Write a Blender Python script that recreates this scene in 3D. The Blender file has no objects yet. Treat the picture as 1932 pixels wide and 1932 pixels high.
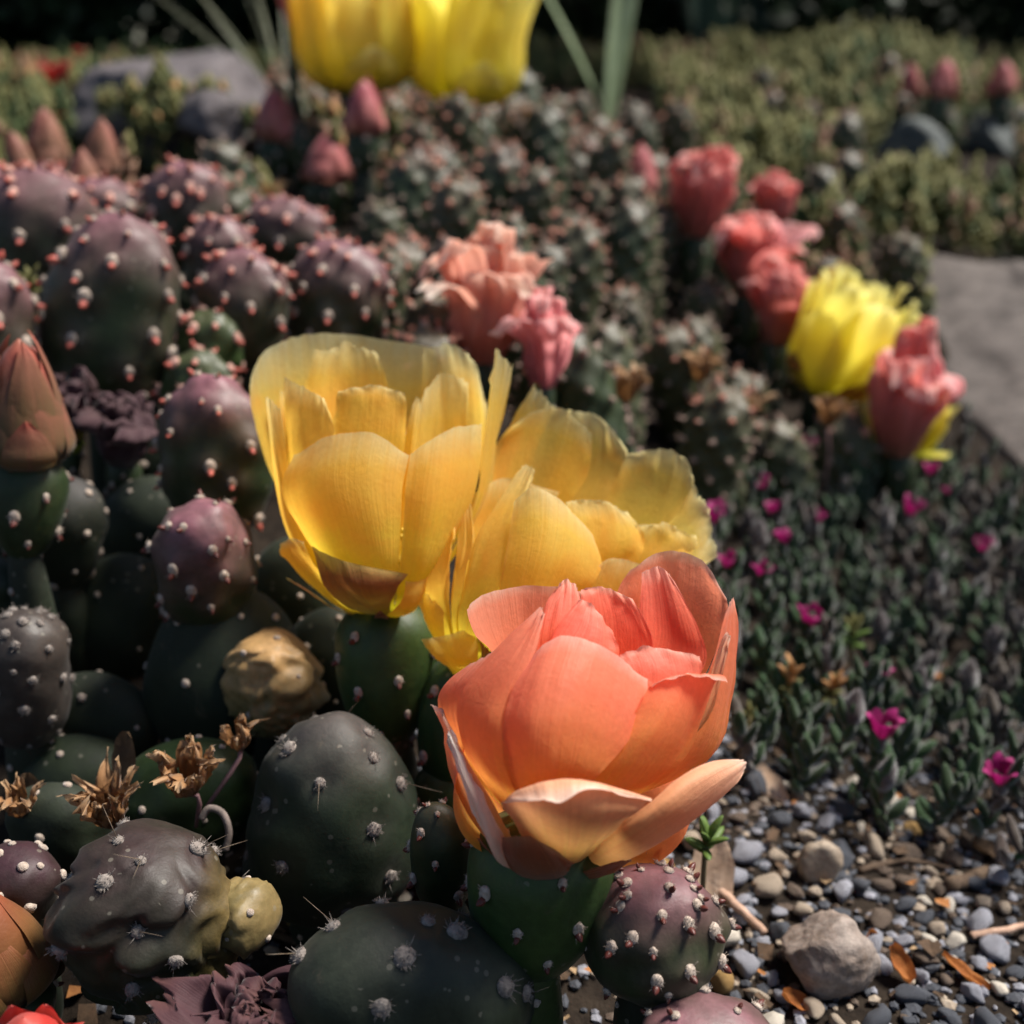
import bpy, math, random
import numpy as np
from mathutils import Vector, Matrix, Quaternion, noise

# ------------------------------------------------------------------ camera, world, sun, exposure
scene = bpy.context.scene
COL = scene.collection
PITCH = math.radians(20.5)
FOV = math.radians(46.0)
CAM = Vector((0.0, 0.0, 0.22))
cam_data = bpy.data.cameras.new('camera')
cam_data.sensor_width = 36.0
cam_data.sensor_fit = 'HORIZONTAL'
cam_data.angle = FOV
cam_data.clip_start = 0.01
cam_data.clip_end = 500.0
cam_data.dof.use_dof = True
cam_data.dof.focus_distance = 0.258
cam_data.dof.aperture_fstop = 10.5
camera = bpy.data.objects.new('camera', cam_data)
COL.objects.link(camera)
camera.location = CAM
camera.rotation_euler = (math.pi / 2 - PITCH, 0, 0)
scene.camera = camera

SUN_EL, SUN_AZ = math.radians(58), math.radians(70)      # azimuth clockwise from straight ahead (+Y)
world = bpy.data.worlds.new('World')
scene.world = world
world.use_nodes = True
wn = world.node_tree
wn.nodes.clear()
sky = wn.nodes.new('ShaderNodeTexSky')
sky.sky_type = 'NISHITA'
sky.sun_disc = False
sky.sun_elevation = SUN_EL
sky.sun_rotation = SUN_AZ
bg = wn.nodes.new('ShaderNodeBackground')
bg.inputs['Strength'].default_value = 0.06
wo = wn.nodes.new('ShaderNodeOutputWorld')
wn.links.new(sky.outputs[0], bg.inputs['Color'])
wn.links.new(bg.outputs[0], wo.inputs['Surface'])

sun_data = bpy.data.lights.new('sun', 'SUN')
sun_data.energy = 5.0
sun_data.angle = math.radians(18.0)
sun_data.color = (1.0, 0.95, 0.87)
sun = bpy.data.objects.new('sun', sun_data)
COL.objects.link(sun)
SUN_DIR = Vector((math.sin(SUN_AZ) * math.cos(SUN_EL), math.cos(SUN_AZ) * math.cos(SUN_EL), math.sin(SUN_EL)))
sun.rotation_euler = SUN_DIR.to_track_quat('Z', 'Y').to_euler()

scene.view_settings.view_transform = 'Standard'
scene.view_settings.look = 'None'
scene.view_settings.exposure = 0.76
scene.view_settings.gamma = 1.0
scene.view_settings.use_curve_mapping = False
scene.cycles.use_denoising = True
scene.cycles.use_adaptive_sampling = True
scene.cycles.adaptive_threshold = 0.02
scene.cycles.max_bounces = 9
scene.cycles.diffuse_bounces = 5
scene.cycles.transmission_bounces = 8
scene.cycles.glossy_bounces = 3

# ------------------------------------------------------------------ helpers
KT = math.tan(FOV / 2)
FWD = Vector((0, math.cos(PITCH), -math.sin(PITCH)))
RGT = Vector((1, 0, 0))
UPV = Vector((0, math.sin(PITCH), math.cos(PITCH)))
R0 = random.Random(7)


def P(u, v, d):
    """the point at depth d metres seen at (u, v) of a 1932 px wide frame"""
    return CAM + FWD * d + RGT * ((u - 966) / 966 * KT * d) + UPV * (-(v - 966) / 966 * KT * d)


def mmpx(d):
    return 2 * KT * d / 1932


def lerp(a, b, t):
    return a + (b - a) * t


def sstep(a, b, x):
    t = min(1, max(0, (x - a) / (b - a)))
    return t * t * (3 - 2 * t)


LEFT = ([0, .2, .25, .36, .45, .6, .8, 1.1, 1.6, 6, 500], [0, .0, .012, .045, .082, .112, .145, .165, .185, .19, .2])
RIGHT = ([0, .2, .45, .52, .6, .7, .85, 1.1, 1.6, 6, 500], [0, 0, 0, .008, .026, .056, .085, .13, .185, .19, .2])


def ground_z(x, y):
    k = sstep(-.04, .16 + .08 * min(1, max(0, y - .5)), x)
    a = float(np.interp(y, *LEFT)); b = float(np.interp(y, *RIGHT))
    z = lerp(a, b, k)
    if y < 3:
        z += .004 * (noise.noise(Vector((x * 14, y * 14, 3.1)))) + .0015 * noise.noise(Vector((x * 60, y * 60, 1.7)))
    return z


def ground_at(u, v):
    """where the ground is seen at (u, v)"""
    p0 = P(u, v, 1.0) - CAM
    lo = .15
    d = lo
    while d < 8:
        q = CAM + p0 * d
        if q.z < ground_z(q.x, q.y):
            return q
        d += .004 + d * .004
    return CAM + p0 * 8


def link(o, parent=None):
    COL.objects.link(o)
    if parent is not None:
        o.parent = parent
    return o


def tag(o, label, cat, group=None, kind=None):
    if label:
        o['label'] = label
    if cat:
        o['category'] = cat
    if group:
        o['group'] = group
    if kind:
        o['kind'] = kind
    return o


def thing(name, loc, label, cat, group=None):
    o = bpy.data.objects.new(name, None)
    o.empty_display_size = .005
    o.location = loc
    link(o)
    return tag(o, label, cat, group)


def mk_mesh(name, verts, faces, mats, uv=None, tint=None, midx=None, smooth=True):
    me = bpy.data.meshes.new(name)
    if isinstance(verts, np.ndarray):
        verts = verts.tolist()
    me.from_pydata(verts, [], faces)
    if not isinstance(mats, (list, tuple)):
        mats = [mats]
    for m in mats:
        me.materials.append(m)
    n = len(me.polygons)
    me.polygons.foreach_set('use_smooth', [smooth] * n)
    if midx is not None:
        me.polygons.foreach_set('material_index', midx)
    if uv is not None:
        lay = me.uv_layers.new(name='UVMap')
        li = np.empty(len(me.loops), dtype=np.int32)
        me.loops.foreach_get('vertex_index', li)
        lay.data.foreach_set('uv', np.asarray(uv, dtype=np.float32)[li].ravel())
    if tint is not None:
        at = me.color_attributes.new('tint', 'FLOAT_COLOR', 'POINT')
        at.data.foreach_set('color', np.asarray(tint, dtype=np.float32).ravel())
    me.update()
    return me


def ob(name, me, parent=None, loc=None, quat=None, scale=None):
    o = bpy.data.objects.new(name, me)
    link(o, parent)
    if loc is not None:
        o.location = loc
    if quat is not None:
        o.rotation_mode = 'QUATERNION'
        o.rotation_quaternion = quat
    if scale is not None:
        o.scale = scale if hasattr(scale, '__len__') else (scale, scale, scale)
    return o


def grid_faces(rows, cols, wrap=False, off=0):
    f = []
    cc = cols if wrap else cols - 1
    for i in range(rows - 1):
        for j in range(cc):
            a = off + i * cols + j
            b = off + i * cols + (j + 1) % cols
            f.append((a, b, b + cols, a + cols))
    return f


class MB:
    """gathers geometry for one mesh"""
    def __init__(self):
        self.v = []; self.f = []; self.m = []; self.uv = []

    def add(self, verts, faces, m=0, uv=None):
        o = len(self.v)
        self.v.extend([tuple(p) for p in verts])
        self.f.extend([tuple(i + o for i in f) for f in faces])
        self.m.extend([m] * len(faces))
        self.uv.extend(uv if uv is not None else [(0.5, 0.5)] * len(verts))

    def tube(self, pts, rad, n=6, m=0):
        pts = [Vector(p) for p in pts]
        rings = []
        for i, p in enumerate(pts):
            t = (pts[min(i + 1, len(pts) - 1)] - pts[max(i - 1, 0)])
            if t.length < 1e-9:
                t = Vector((0, 0, 1))
            t.normalize()
            a = t.orthogonal().normalized() if i == 0 else (a - t * a.dot(t)).normalized()
            b = t.cross(a)
            r = rad[i] if hasattr(rad, '__len__') else rad
            rings += [p + (a * math.cos(2 * math.pi * k / n) + b * math.sin(2 * math.pi * k / n)) * r for k in range(n)]
        f = grid_faces(len(pts), n, True)
        f.append(tuple(range(n - 1, -1, -1)))
        f.append(tuple(range((len(pts) - 1) * n, len(pts) * n)))
        self.add(rings, f, m, [(.5, k // n / max(1, len(pts) - 1)) for k in range(len(rings))])

    def mesh(self, name, mats, smooth=True, tint=None):
        return mk_mesh(name, self.v, self.f, mats, uv=self.uv, midx=self.m, smooth=smooth, tint=tint)


_ico = {}


def ico(sub):
    if sub not in _ico:
        import bmesh
        bm = bmesh.new()
        bmesh.ops.create_icosphere(bm, subdivisions=sub, radius=1.0)
        bm.verts.ensure_lookup_table()
        _ico[sub] = ([Vector(v.co) for v in bm.verts], [tuple(v.index for v in f.verts) for f in bm.faces])
        bm.free()
    return _ico[sub]


def catmull(pts, x):
    """pts: list of tuples, x in 0..1 (may run a little past)"""
    n = len(pts) - 1
    f = min(max(x, 0), 1.0) * n
    i = min(int(f), n - 1)
    t = f - i
    p0 = pts[max(i - 1, 0)]; p1 = pts[i]; p2 = pts[i + 1]; p3 = pts[min(i + 2, n)]
    out = []
    for a, b, c, d in zip(p0, p1, p2, p3):
        out.append(.5 * (2 * b + (c - a) * t + (2 * a - 5 * b + 4 * c - d) * t * t + (3 * b - a - 3 * c + d) * t ** 3))
    return out


# ------------------------------------------------------------------ materials
def new_mat(name):
    m = bpy.data.materials.new(name)
    m.use_nodes = True
    nt = m.node_tree
    nt.nodes.clear()
    out = nt.nodes.new('ShaderNodeOutputMaterial')
    return m, nt, out


def N(nt, kind, **kw):
    n = nt.nodes.new(kind)
    for k, v in kw.items():
        setattr(n, k, v)
    return n


def ramp(nt, stops, fac=None, interp='LINEAR'):
    r = nt.nodes.new('ShaderNodeValToRGB')
    r.color_ramp.interpolation = interp
    el = r.color_ramp.elements
    while len(el) < len(stops):
        el.new(.5)
    for e, (p, c) in zip(el, stops):
        e.position = p
        e.color = (*c, 1) if len(c) == 3 else c
    if fac is not None:
        nt.links.new(fac, r.inputs[0])
    return r


def mixc(nt, fac, a, b, mode='MIX'):
    m = nt.nodes.new('ShaderNodeMix')
    m.data_type = 'RGBA'
    m.blend_type = mode
    for sock, val in ((m.inputs[0], fac), (m.inputs[6], a), (m.inputs[7], b)):
        if isinstance(val, bpy.types.NodeSocket):
            nt.links.new(val, sock)
        elif isinstance(val, (int, float)):
            sock.default_value = val
        else:
            sock.default_value = (*val, 1)
    return m.outputs[2]


def math_node(nt, op, a, b=0.0, clamp=False):
    m = nt.nodes.new('ShaderNodeMath')
    m.operation = op
    m.use_clamp = clamp
    for i, val in enumerate((a, b)):
        if isinstance(val, bpy.types.NodeSocket):
            nt.links.new(val, m.inputs[i])
        else:
            m.inputs[i].default_value = val
    return m.outputs[0]


def tex_noise(nt, scale, detail=4, rough=.6, vec=None, dist=0.0):
    t = nt.nodes.new('ShaderNodeTexNoise')
    t.inputs['Scale'].default_value = scale
    t.inputs['Detail'].default_value = detail
    t.inputs['Roughness'].default_value = rough
    t.inputs['Distortion'].default_value = dist
    if vec is not None:
        nt.links.new(vec, t.inputs['Vector'])
    return t


def simple_mat(name, c1, c2, scale=300, rough=.7, bump=.3, bscale=None, spec=.3, sheen=0.0, translucent=0.0, rand=0.0):
    """two-tone noisy matte material in object space; scale is per metre"""
    m, nt, out = new_mat(name)
    tc = N(nt, 'ShaderNodeTexCoord')
    n1 = tex_noise(nt, scale, 5, .65, tc.outputs['Object'])
    r = ramp(nt, [(.32, c1), (.68, c2)], n1.outputs[0])
    colr = r.outputs[0]
    if rand:
        oi = N(nt, 'ShaderNodeObjectInfo')
        h = N(nt, 'ShaderNodeHueSaturation')
        nt.links.new(colr, h.inputs['Color'])
        nt.links.new(math_node(nt, 'ADD', math_node(nt, 'MULTIPLY', oi.outputs['Random'], rand), 1 - rand / 2), h.inputs['Value'])
        nt.links.new(math_node(nt, 'ADD', math_node(nt, 'MULTIPLY', oi.outputs['Random'], rand * .08), .5 - rand * .04), h.inputs['Hue'])
        colr = h.outputs[0]
    b = N(nt, 'ShaderNodeBsdfPrincipled')
    nt.links.new(colr, b.inputs['Base Color'])
    b.inputs['Roughness'].default_value = rough
    b.inputs['Specular IOR Level'].default_value = spec
    if sheen:
        b.inputs['Sheen Weight'].default_value = sheen
        b.inputs['Sheen Roughness'].default_value = .4
    if bump:
        n2 = tex_noise(nt, bscale or scale * 3, 4, .6, tc.outputs['Object'])
        bu = N(nt, 'ShaderNodeBump')
        bu.inputs['Strength'].default_value = bump
        bu.inputs['Distance'].default_value = .001
        nt.links.new(n2.outputs[0], bu.inputs['Height'])
        nt.links.new(bu.outputs[0], b.inputs['Normal'])
    sh = b.outputs[0]
    if translucent:
        t = N(nt, 'ShaderNodeBsdfTranslucent')
        nt.links.new(colr, t.inputs['Color'])
        mx = N(nt, 'ShaderNodeMixShader')
        mx.inputs[0].default_value = translucent
        nt.links.new(sh, mx.inputs[1]); nt.links.new(t.outputs[0], mx.inputs[2])
        sh = mx.outputs[0]
    nt.links.new(sh, out.inputs['Surface'])
    return m


def petal_mat(name, stops, edge, vein, trans=.55, edge_w=.25, thin=.12, edge_pow=1.0, rough=.5, blush=None):
    """thin translucent petal: colour runs along UV.y, paler papery margin, fine lengthwise veins"""
    m, nt, out = new_mat(name)
    uvn = N(nt, 'ShaderNodeUVMap')
    sep = N(nt, 'ShaderNodeSeparateXYZ')
    nt.links.new(uvn.outputs[0], sep.inputs[0])
    oi = N(nt, 'ShaderNodeObjectInfo')
    tc = N(nt, 'ShaderNodeTexCoord')
    n1 = tex_noise(nt, 45, 3, .6, tc.outputs['Object'])
    yv = math_node(nt, 'ADD', sep.outputs['Y'], math_node(nt, 'MULTIPLY', math_node(nt, 'SUBTRACT', n1.outputs[0], .5), .22))
    yv = math_node(nt, 'ADD', yv, math_node(nt, 'MULTIPLY', math_node(nt, 'SUBTRACT', oi.outputs['Random'], .5), .16))
    base = ramp(nt, stops, yv).outputs[0]
    # margin: distance from the side and top edge
    ax = math_node(nt, 'ABSOLUTE', math_node(nt, 'SUBTRACT', math_node(nt, 'MULTIPLY', sep.outputs['X'], 2), 1))
    mp = math_node(nt, 'MAXIMUM', math_node(nt, 'MULTIPLY', ax, math_node(nt, 'MULTIPLY', sep.outputs['Y'], 1.0)), sep.outputs['Y'])
    er = ramp(nt, [(1 - edge_w, (0, 0, 0)), (1.0, (1, 1, 1))], math_node(nt, 'ADD', mp, math_node(nt, 'MULTIPLY', math_node(nt, 'SUBTRACT', n1.outputs[0], .5), .12))).outputs[0]
    col = mixc(nt, math_node(nt, 'MULTIPLY', er, edge_pow), base, edge)
    # veins
    mapn = N(nt, 'ShaderNodeMapping')
    mapn.inputs['Scale'].default_value = (34, 1.2, 1)
    nt.links.new(uvn.outputs[0], mapn.inputs[0])
    add = N(nt, 'ShaderNodeVectorMath', operation='ADD')
    nt.links.new(mapn.outputs[0], add.inputs[0])
    nt.links.new(oi.outputs['Random'], add.inputs[1])
    nv = tex_noise(nt, 1.0, 4, .6, add.outputs[0], .3)
    vr = ramp(nt, [(.38, (1, 1, 1)), (.62, (0, 0, 0))], nv.outputs[0]).outputs[0]
    col = mixc(nt, math_node(nt, 'MULTIPLY', vr, .24), col, vein)
    # midrib towards the base
    mid = ramp(nt, [(0.0, (1, 1, 1)), (.10, (.25, .25, .25)), (.3, (0, 0, 0))], ax).outputs[0]
    mfac = math_node(nt, 'MULTIPLY', mid, math_node(nt, 'MULTIPLY', math_node(nt, 'SUBTRACT', 1.0, sep.outputs['Y'], True), .38))
    col = mixc(nt, mfac, col, vein)
    # fine speckle
    sp = tex_noise(nt, 900, 2, .5, tc.outputs['Object'])
    spr = ramp(nt, [(.3, (.92, .91, .90)), (.7, (1.05, 1.05, 1.05))], sp.outputs[0]).outputs[0]
    col = mixc(nt, .5, col, spr, 'MULTIPLY')
    bl = tex_noise(nt, 55, 3, .5, tc.outputs['Object'], .6)
    blr = ramp(nt, [(.35, (.92, .86, .80)), (.65, (1.04, 1.04, 1.04))], bl.outputs[0]).outputs[0]
    col = mixc(nt, .6, col, blr, 'MULTIPLY')
    if blush:
        bf = ramp(nt, [(.42, (0, 0, 0)), (.66, (.6, .6, .6))], bl.outputs[0]).outputs[0]
        inner = ramp(nt, [(.30, (0, 0, 0)), (.5, (1, 1, 1)), (.85, (1, 1, 1)), (.97, (0, 0, 0))], sep.outputs['Y']).outputs[0]
        col = mixc(nt, math_node(nt, 'MULTIPLY', bf, inner), col, blush)
    bu = N(nt, 'ShaderNodeBump')
    bu.inputs['Strength'].default_value = .30
    bu.inputs['Distance'].default_value = .0006
    cr = tex_noise(nt, 260, 4, .6, tc.outputs['Object'], 1.2)
    hsum = math_node(nt, 'ADD', math_node(nt, 'ADD', nv.outputs[0], math_node(nt, 'MULTIPLY', cr.outputs[0], .9)), math_node(nt, 'MULTIPLY', sp.outputs[0], .35))
    nt.links.new(hsum, bu.inputs['Height'])
    b = N(nt, 'ShaderNodeBsdfPrincipled')
    nt.links.new(col, b.inputs['Base Color'])
    b.inputs['Roughness'].default_value = rough
    b.inputs['Specular IOR Level'].default_value = .3
    b.inputs['Sheen Weight'].default_value = .12
    nt.links.new(bu.outputs[0], b.inputs['Normal'])
    t = N(nt, 'ShaderNodeBsdfTranslucent')
    nt.links.new(col, t.inputs['Color'])
    nt.links.new(bu.outputs[0], t.inputs['Normal'])
    mx = N(nt, 'ShaderNodeMixShader')
    mx.inputs[0].default_value = trans
    nt.links.new(b.outputs[0], mx.inputs[1]); nt.links.new(t.outputs[0], mx.inputs[2])
    # the papery margin is thin enough to see through a little
    tp = N(nt, 'ShaderNodeBsdfTransparent')
    mx2 = N(nt, 'ShaderNodeMixShader')
    nt.links.new(math_node(nt, 'MULTIPLY', er, thin), mx2.inputs[0])
    nt.links.new(mx.outputs[0], mx2.inputs[1]); nt.links.new(tp.outputs[0], mx2.inputs[2])
    nt.links.new(mx2.outputs[0], out.inputs['Surface'])
    return m


def pad_mat(name, green, green2, purple, dry, rough=.46):
    """waxy cactus skin. tint.R purple flush, tint.G dry yellowing, tint.B raised scars"""
    m, nt, out = new_mat(name)
    tc = N(nt, 'ShaderNodeTexCoord')
    at = N(nt, 'ShaderNodeAttribute', attribute_name='tint')
    sep = N(nt, 'ShaderNodeSeparateColor')
    nt.links.new(at.outputs['Color'], sep.inputs[0])
    n1 = tex_noise(nt, 70, 5, .62, tc.outputs['Object'], .4)
    n2 = tex_noise(nt, 420, 5, .7, tc.outputs['Object'])
    base = ramp(nt, [(.35, green), (.66, green2)], n1.outputs[0]).outputs[0]
    pf = math_node(nt, 'MULTIPLY', sep.outputs[0], math_node(nt, 'ADD', math_node(nt, 'MULTIPLY', n1.outputs[0], 1.2), .1), True)
    col = mixc(nt, pf, base, purple)
    df = math_node(nt, 'MULTIPLY', sep.outputs[1], math_node(nt, 'ADD', n2.outputs[0], .5), True)
    col = mixc(nt, df, col, dry)
    mot = ramp(nt, [(.3, (.72, .72, .72)), (.7, (1.2, 1.2, 1.2))], n2.outputs[0]).outputs[0]
    col = mixc(nt, .8, col, mot, 'MULTIPLY')
    # dusty bloom in patches
    n4 = tex_noise(nt, 34, 6, .7, tc.outputs['Object'], 1.0)
    dust = ramp(nt, [(.50, (0, 0, 0)), (.80, (.15, .15, .15))], n4.outputs[0]).outputs[0]
    col = mixc(nt, dust, col, (.105, .105, .09))
    # corky scars
    n5 = tex_noise(nt, 85, 8, .72, tc.outputs['Object'], .8)
    scar = ramp(nt, [(.62, (0, 0, 0)), (.70, (.55, .55, .55))], n5.outputs[0]).outputs[0]
    col = mixc(nt, scar, col, (.085, .068, .045))
    # corky specks
    vo = N(nt, 'ShaderNodeTexVoronoi')
    vo.inputs['Scale'].default_value = 260
    nt.links.new(tc.outputs['Object'], vo.inputs['Vector'])
    n3 = tex_noise(nt, 60, 2, .5, tc.outputs['Object'])
    sp = math_node(nt, 'MULTIPLY', math_node(nt, 'LESS_THAN', vo.outputs['Distance'], .16), math_node(nt, 'GREATER_THAN', n3.outputs[0], .5))
    col = mixc(nt, math_node(nt, 'MULTIPLY', sp, .35), col, (.22, .2, .16))
    b = N(nt, 'ShaderNodeBsdfPrincipled')
    nt.links.new(col, b.inputs['Base Color'])
    rr = math_node(nt, 'ADD', math_node(nt, 'MULTIPLY', n2.outputs[0], .25), rough - .1)
    nt.links.new(rr, b.inputs['Roughness'])
    b.inputs['Specular IOR Level'].default_value = .34
    b.inputs['Sheen Weight'].default_value = .04
    b.inputs['Sheen Roughness'].default_value = .4
    bu = N(nt, 'ShaderNodeBump')
    bu.inputs['Strength'].default_value = .22
    bu.inputs['Distance'].default_value = .0008
    nt.links.new(math_node(nt, 'ADD', n2.outputs[0], math_node(nt, 'MULTIPLY', sp, .4)), bu.inputs['Height'])
    nt.links.new(bu.outputs[0], b.inputs['Normal'])
    nt.links.new(b.outputs[0], out.inputs['Surface'])
    return m


M = {}
M['yellow'] = petal_mat('petal_yellow', [(0, (.34, .44, .01)), (.22, (.74, .72, .03)), (.42, (.96, .80, .09)), (.62, (.98, .66, .10)), (.85, (.98, .75, .16))], (.98, .93, .55), (.92, .56, .05), .68, .17, .30, blush=(.97, .47, .07))
M['amber'] = petal_mat('petal_amber', [(0, (.40, .48, .02)), (.25, (.78, .74, .04)), (.5, (.95, .80, .09)), (.75, (.97, .68, .10)), (1, (.97, .62, .12))], (.95, .7, .2), (.7, .45, .04), .6, .15)
M['lemon'] = petal_mat('petal_lemon', [(0, (.36, .42, .03)), (.25, (.70, .68, .05)), (.55, (.94, .84, .14)), (1, (.97, .92, .36))], (.98, .95, .45), (.85, .75, .05), .62, .2)
M['orange'] = petal_mat('petal_orange', [(0, (.55, .42, .05)), (.25, (.86, .48, .08)), (.48, (.94, .34, .10)), (.72, (.95, .29, .15)), (1, (.96, .36, .23))], (.97, .64, .52), (.84, .22, .10), .60, .10)
M['coral'] = petal_mat('petal_coral', [(0, (.80, .34, .06)), (.35, (.95, .24, .08)), (.75, (.96, .22, .13)), (1, (.96, .34, .24))], (.97, .62, .5), (.8, .09, .05), .58, .12)
M['peach'] = petal_mat('petal_peach', [(0, (.30, .26, .05)), (.25, (.52, .32, .08)), (.55, (.84, .40, .19)), (.9, (.93, .54, .36))], (.97, .78, .66), (.6, .2, .09), .4, .14)
M['rim'] = petal_mat('petal_rim', [(0, (.62, .36, .22)), (.4, (.86, .62, .48)), (1, (.95, .85, .74))], (.96, .9, .82), (.7, .4, .3), .35, .3)
M['wilt_pink'] = petal_mat('petal_wilted_pink', [(0, (.42, .24, .14)), (.3, (.62, .20, .17)), (.6, (.82, .26, .23)), (1, (.90, .42, .37))], (.95, .72, .66), (.48, .07, .10), .5, .2)
M['wilt_pale'] = petal_mat('petal_wilted_pale', [(0, (.55, .18, .15)), (.35, (.78, .34, .26)), (.7, (.92, .52, .38)), (1, (.95, .74, .58))], (.95, .88, .78), (.55, .08, .10), .55, .25)
M['wilt_rose'] = petal_mat('petal_wilted_rose', [(0, (.5, .14, .18)), (.4, (.85, .34, .36)), (1, (.94, .55, .52))], (.95, .78, .72), (.5, .05, .12), .55, .25)
M['wilt_plum'] = petal_mat('petal_wilted_plum', [(0, (.03, .012, .016)), (.5, (.055, .020, .026)), (1, (.085, .032, .036))], (.12, .05, .045), (.03, .01, .02), .12, .2, rough=.7)
M['wilt_dark'] = petal_mat('petal_wilted_dark', [(0, (.03, .014, .018)), (.5, (.05, .02, .026)), (1, (.07, .03, .035))], (.07, .035, .035), (.02, .01, .015), .1, .2, rough=.75)
M['dry'] = petal_mat('petal_dried', [(0, (.12, .06, .02)), (.5, (.30, .15, .055)), (1, (.44, .25, .12))], (.52, .36, .21), (.25, .09, .03), .3, .2)
M['sepal'] = petal_mat('sepal', [(0, (.16, .18, .02)), (.4, (.34, .30, .03)), (.75, (.30, .12, .03)), (1, (.24, .06, .03))], (.55, .42, .12), (.2, .07, .02), .4, .22)
M['bract'] = petal_mat('bract', [(0, (.10, .09, .015)), (.4, (.20, .10, .03)), (1, (.22, .06, .03))], (.34, .16, .08), (.12, .03, .02), .3, .2)
M['bud'] = petal_mat('bud_scale', [(0, (.05, .07, .02)), (.35, (.13, .09, .035)), (.72, (.26, .10, .06)), (1, (.50, .09, .07))], (.40, .17, .10), (.26, .07, .05), .25, .15)
M['bud_pink'] = petal_mat('bud_scale_pink', [(0, (.30, .16, .09)), (.4, (.52, .19, .16)), (1, (.50, .11, .15))], (.62, .3, .25), (.3, .05, .08), .28, .15)
M['bud_brown'] = petal_mat('bud_scale_brown', [(0, (.14, .11, .05)), (.4, (.30, .15, .09)), (1, (.40, .14, .11))], (.42, .22, .16), (.17, .05, .05), .25, .15)
M['bud_orange'] = petal_mat('bud_scale_orange', [(0, (.06, .07, .015)), (.35, (.16, .10, .025)), (.7, (.24, .08, .03)), (1, (.46, .09, .045))], (.40, .16, .07), (.2, .04, .02), .25, .15)
M['red'] = petal_mat('petal_red', [(0, (.5, .05, .03)), (1, (.62, .05, .04))], (.7, .15, .12), (.3, .01, .01), .35, .2)
M['magenta'] = petal_mat('petal_magenta', [(0, (.28, .006, .08)), (.6, (.34, .008, .13)), (1, (.42, .015, .18))], (.48, .04, .22), (.25, 0, .1), .35, .2)

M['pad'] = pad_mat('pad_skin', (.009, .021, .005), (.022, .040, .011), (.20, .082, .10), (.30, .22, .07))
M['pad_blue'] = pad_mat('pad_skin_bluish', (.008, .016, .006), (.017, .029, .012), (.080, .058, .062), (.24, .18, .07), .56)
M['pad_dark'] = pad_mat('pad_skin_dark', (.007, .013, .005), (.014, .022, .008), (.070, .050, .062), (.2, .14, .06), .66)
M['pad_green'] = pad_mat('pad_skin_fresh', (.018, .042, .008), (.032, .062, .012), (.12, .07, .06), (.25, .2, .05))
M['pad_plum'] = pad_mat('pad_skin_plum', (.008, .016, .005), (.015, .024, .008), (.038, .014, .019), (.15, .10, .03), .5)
M['pad_tan'] = pad_mat('pad_skin_tan', (.11, .095, .035), (.18, .135, .055), (.15, .09, .05), (.46, .27, .11))
M['pad_taupe'] = pad_mat('pad_skin_taupe', (.032, .025, .021), (.050, .040, .033), (.09, .06, .06), (.2, .14, .06))
M['stem'] = pad_mat('stem_skin', (.018, .030, .011), (.034, .048, .018), (.12, .065, .06), (.36, .19, .12))
M['wool'] = simple_mat('areole_wool', (.26, .20, .16), (.52, .43, .36), 900, .9, .5, 2500, .1, .3)
M['wool_grey'] = simple_mat('areole_wool_grey', (.12, .10, .09), (.30, .26, .23), 1200, .95, .6, 2600, .1, .2)
M['wool_pink'] = simple_mat('areole_wool_pink', (.46, .22, .17), (.70, .44, .36), 900, .9, .4, 2500, .1, .3)
M['scale'] = simple_mat('scale_leaf_red', (.075, .018, .014), (.15, .035, .025), 700, .4, .15, 2000, .4, 0, .1)
M['scale_hot'] = simple_mat('scale_leaf_hot', (.42, .07, .05), (.60, .18, .13), 700, .45, .15, 2000, .4, 0, .2)
M['spine'] = simple_mat('spine', (.10, .07, .05), (.22, .17, .12), 900, .5, 0, None, .3)
M['spine_pale'] = simple_mat('spine_pale', (.4, .3, .18), (.6, .48, .3), 900, .5, 0, None, .3)

# ------------------------------------------------------------------ plant generators
def frame_from(axis, right=RGT):
    z = axis.normalized()
    x = (right - z * right.dot(z)).normalized()
    y = z.cross(x)
    return Matrix((x, y, z)).transposed()      # columns X right, Y away from the camera, Z along the axis


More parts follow.
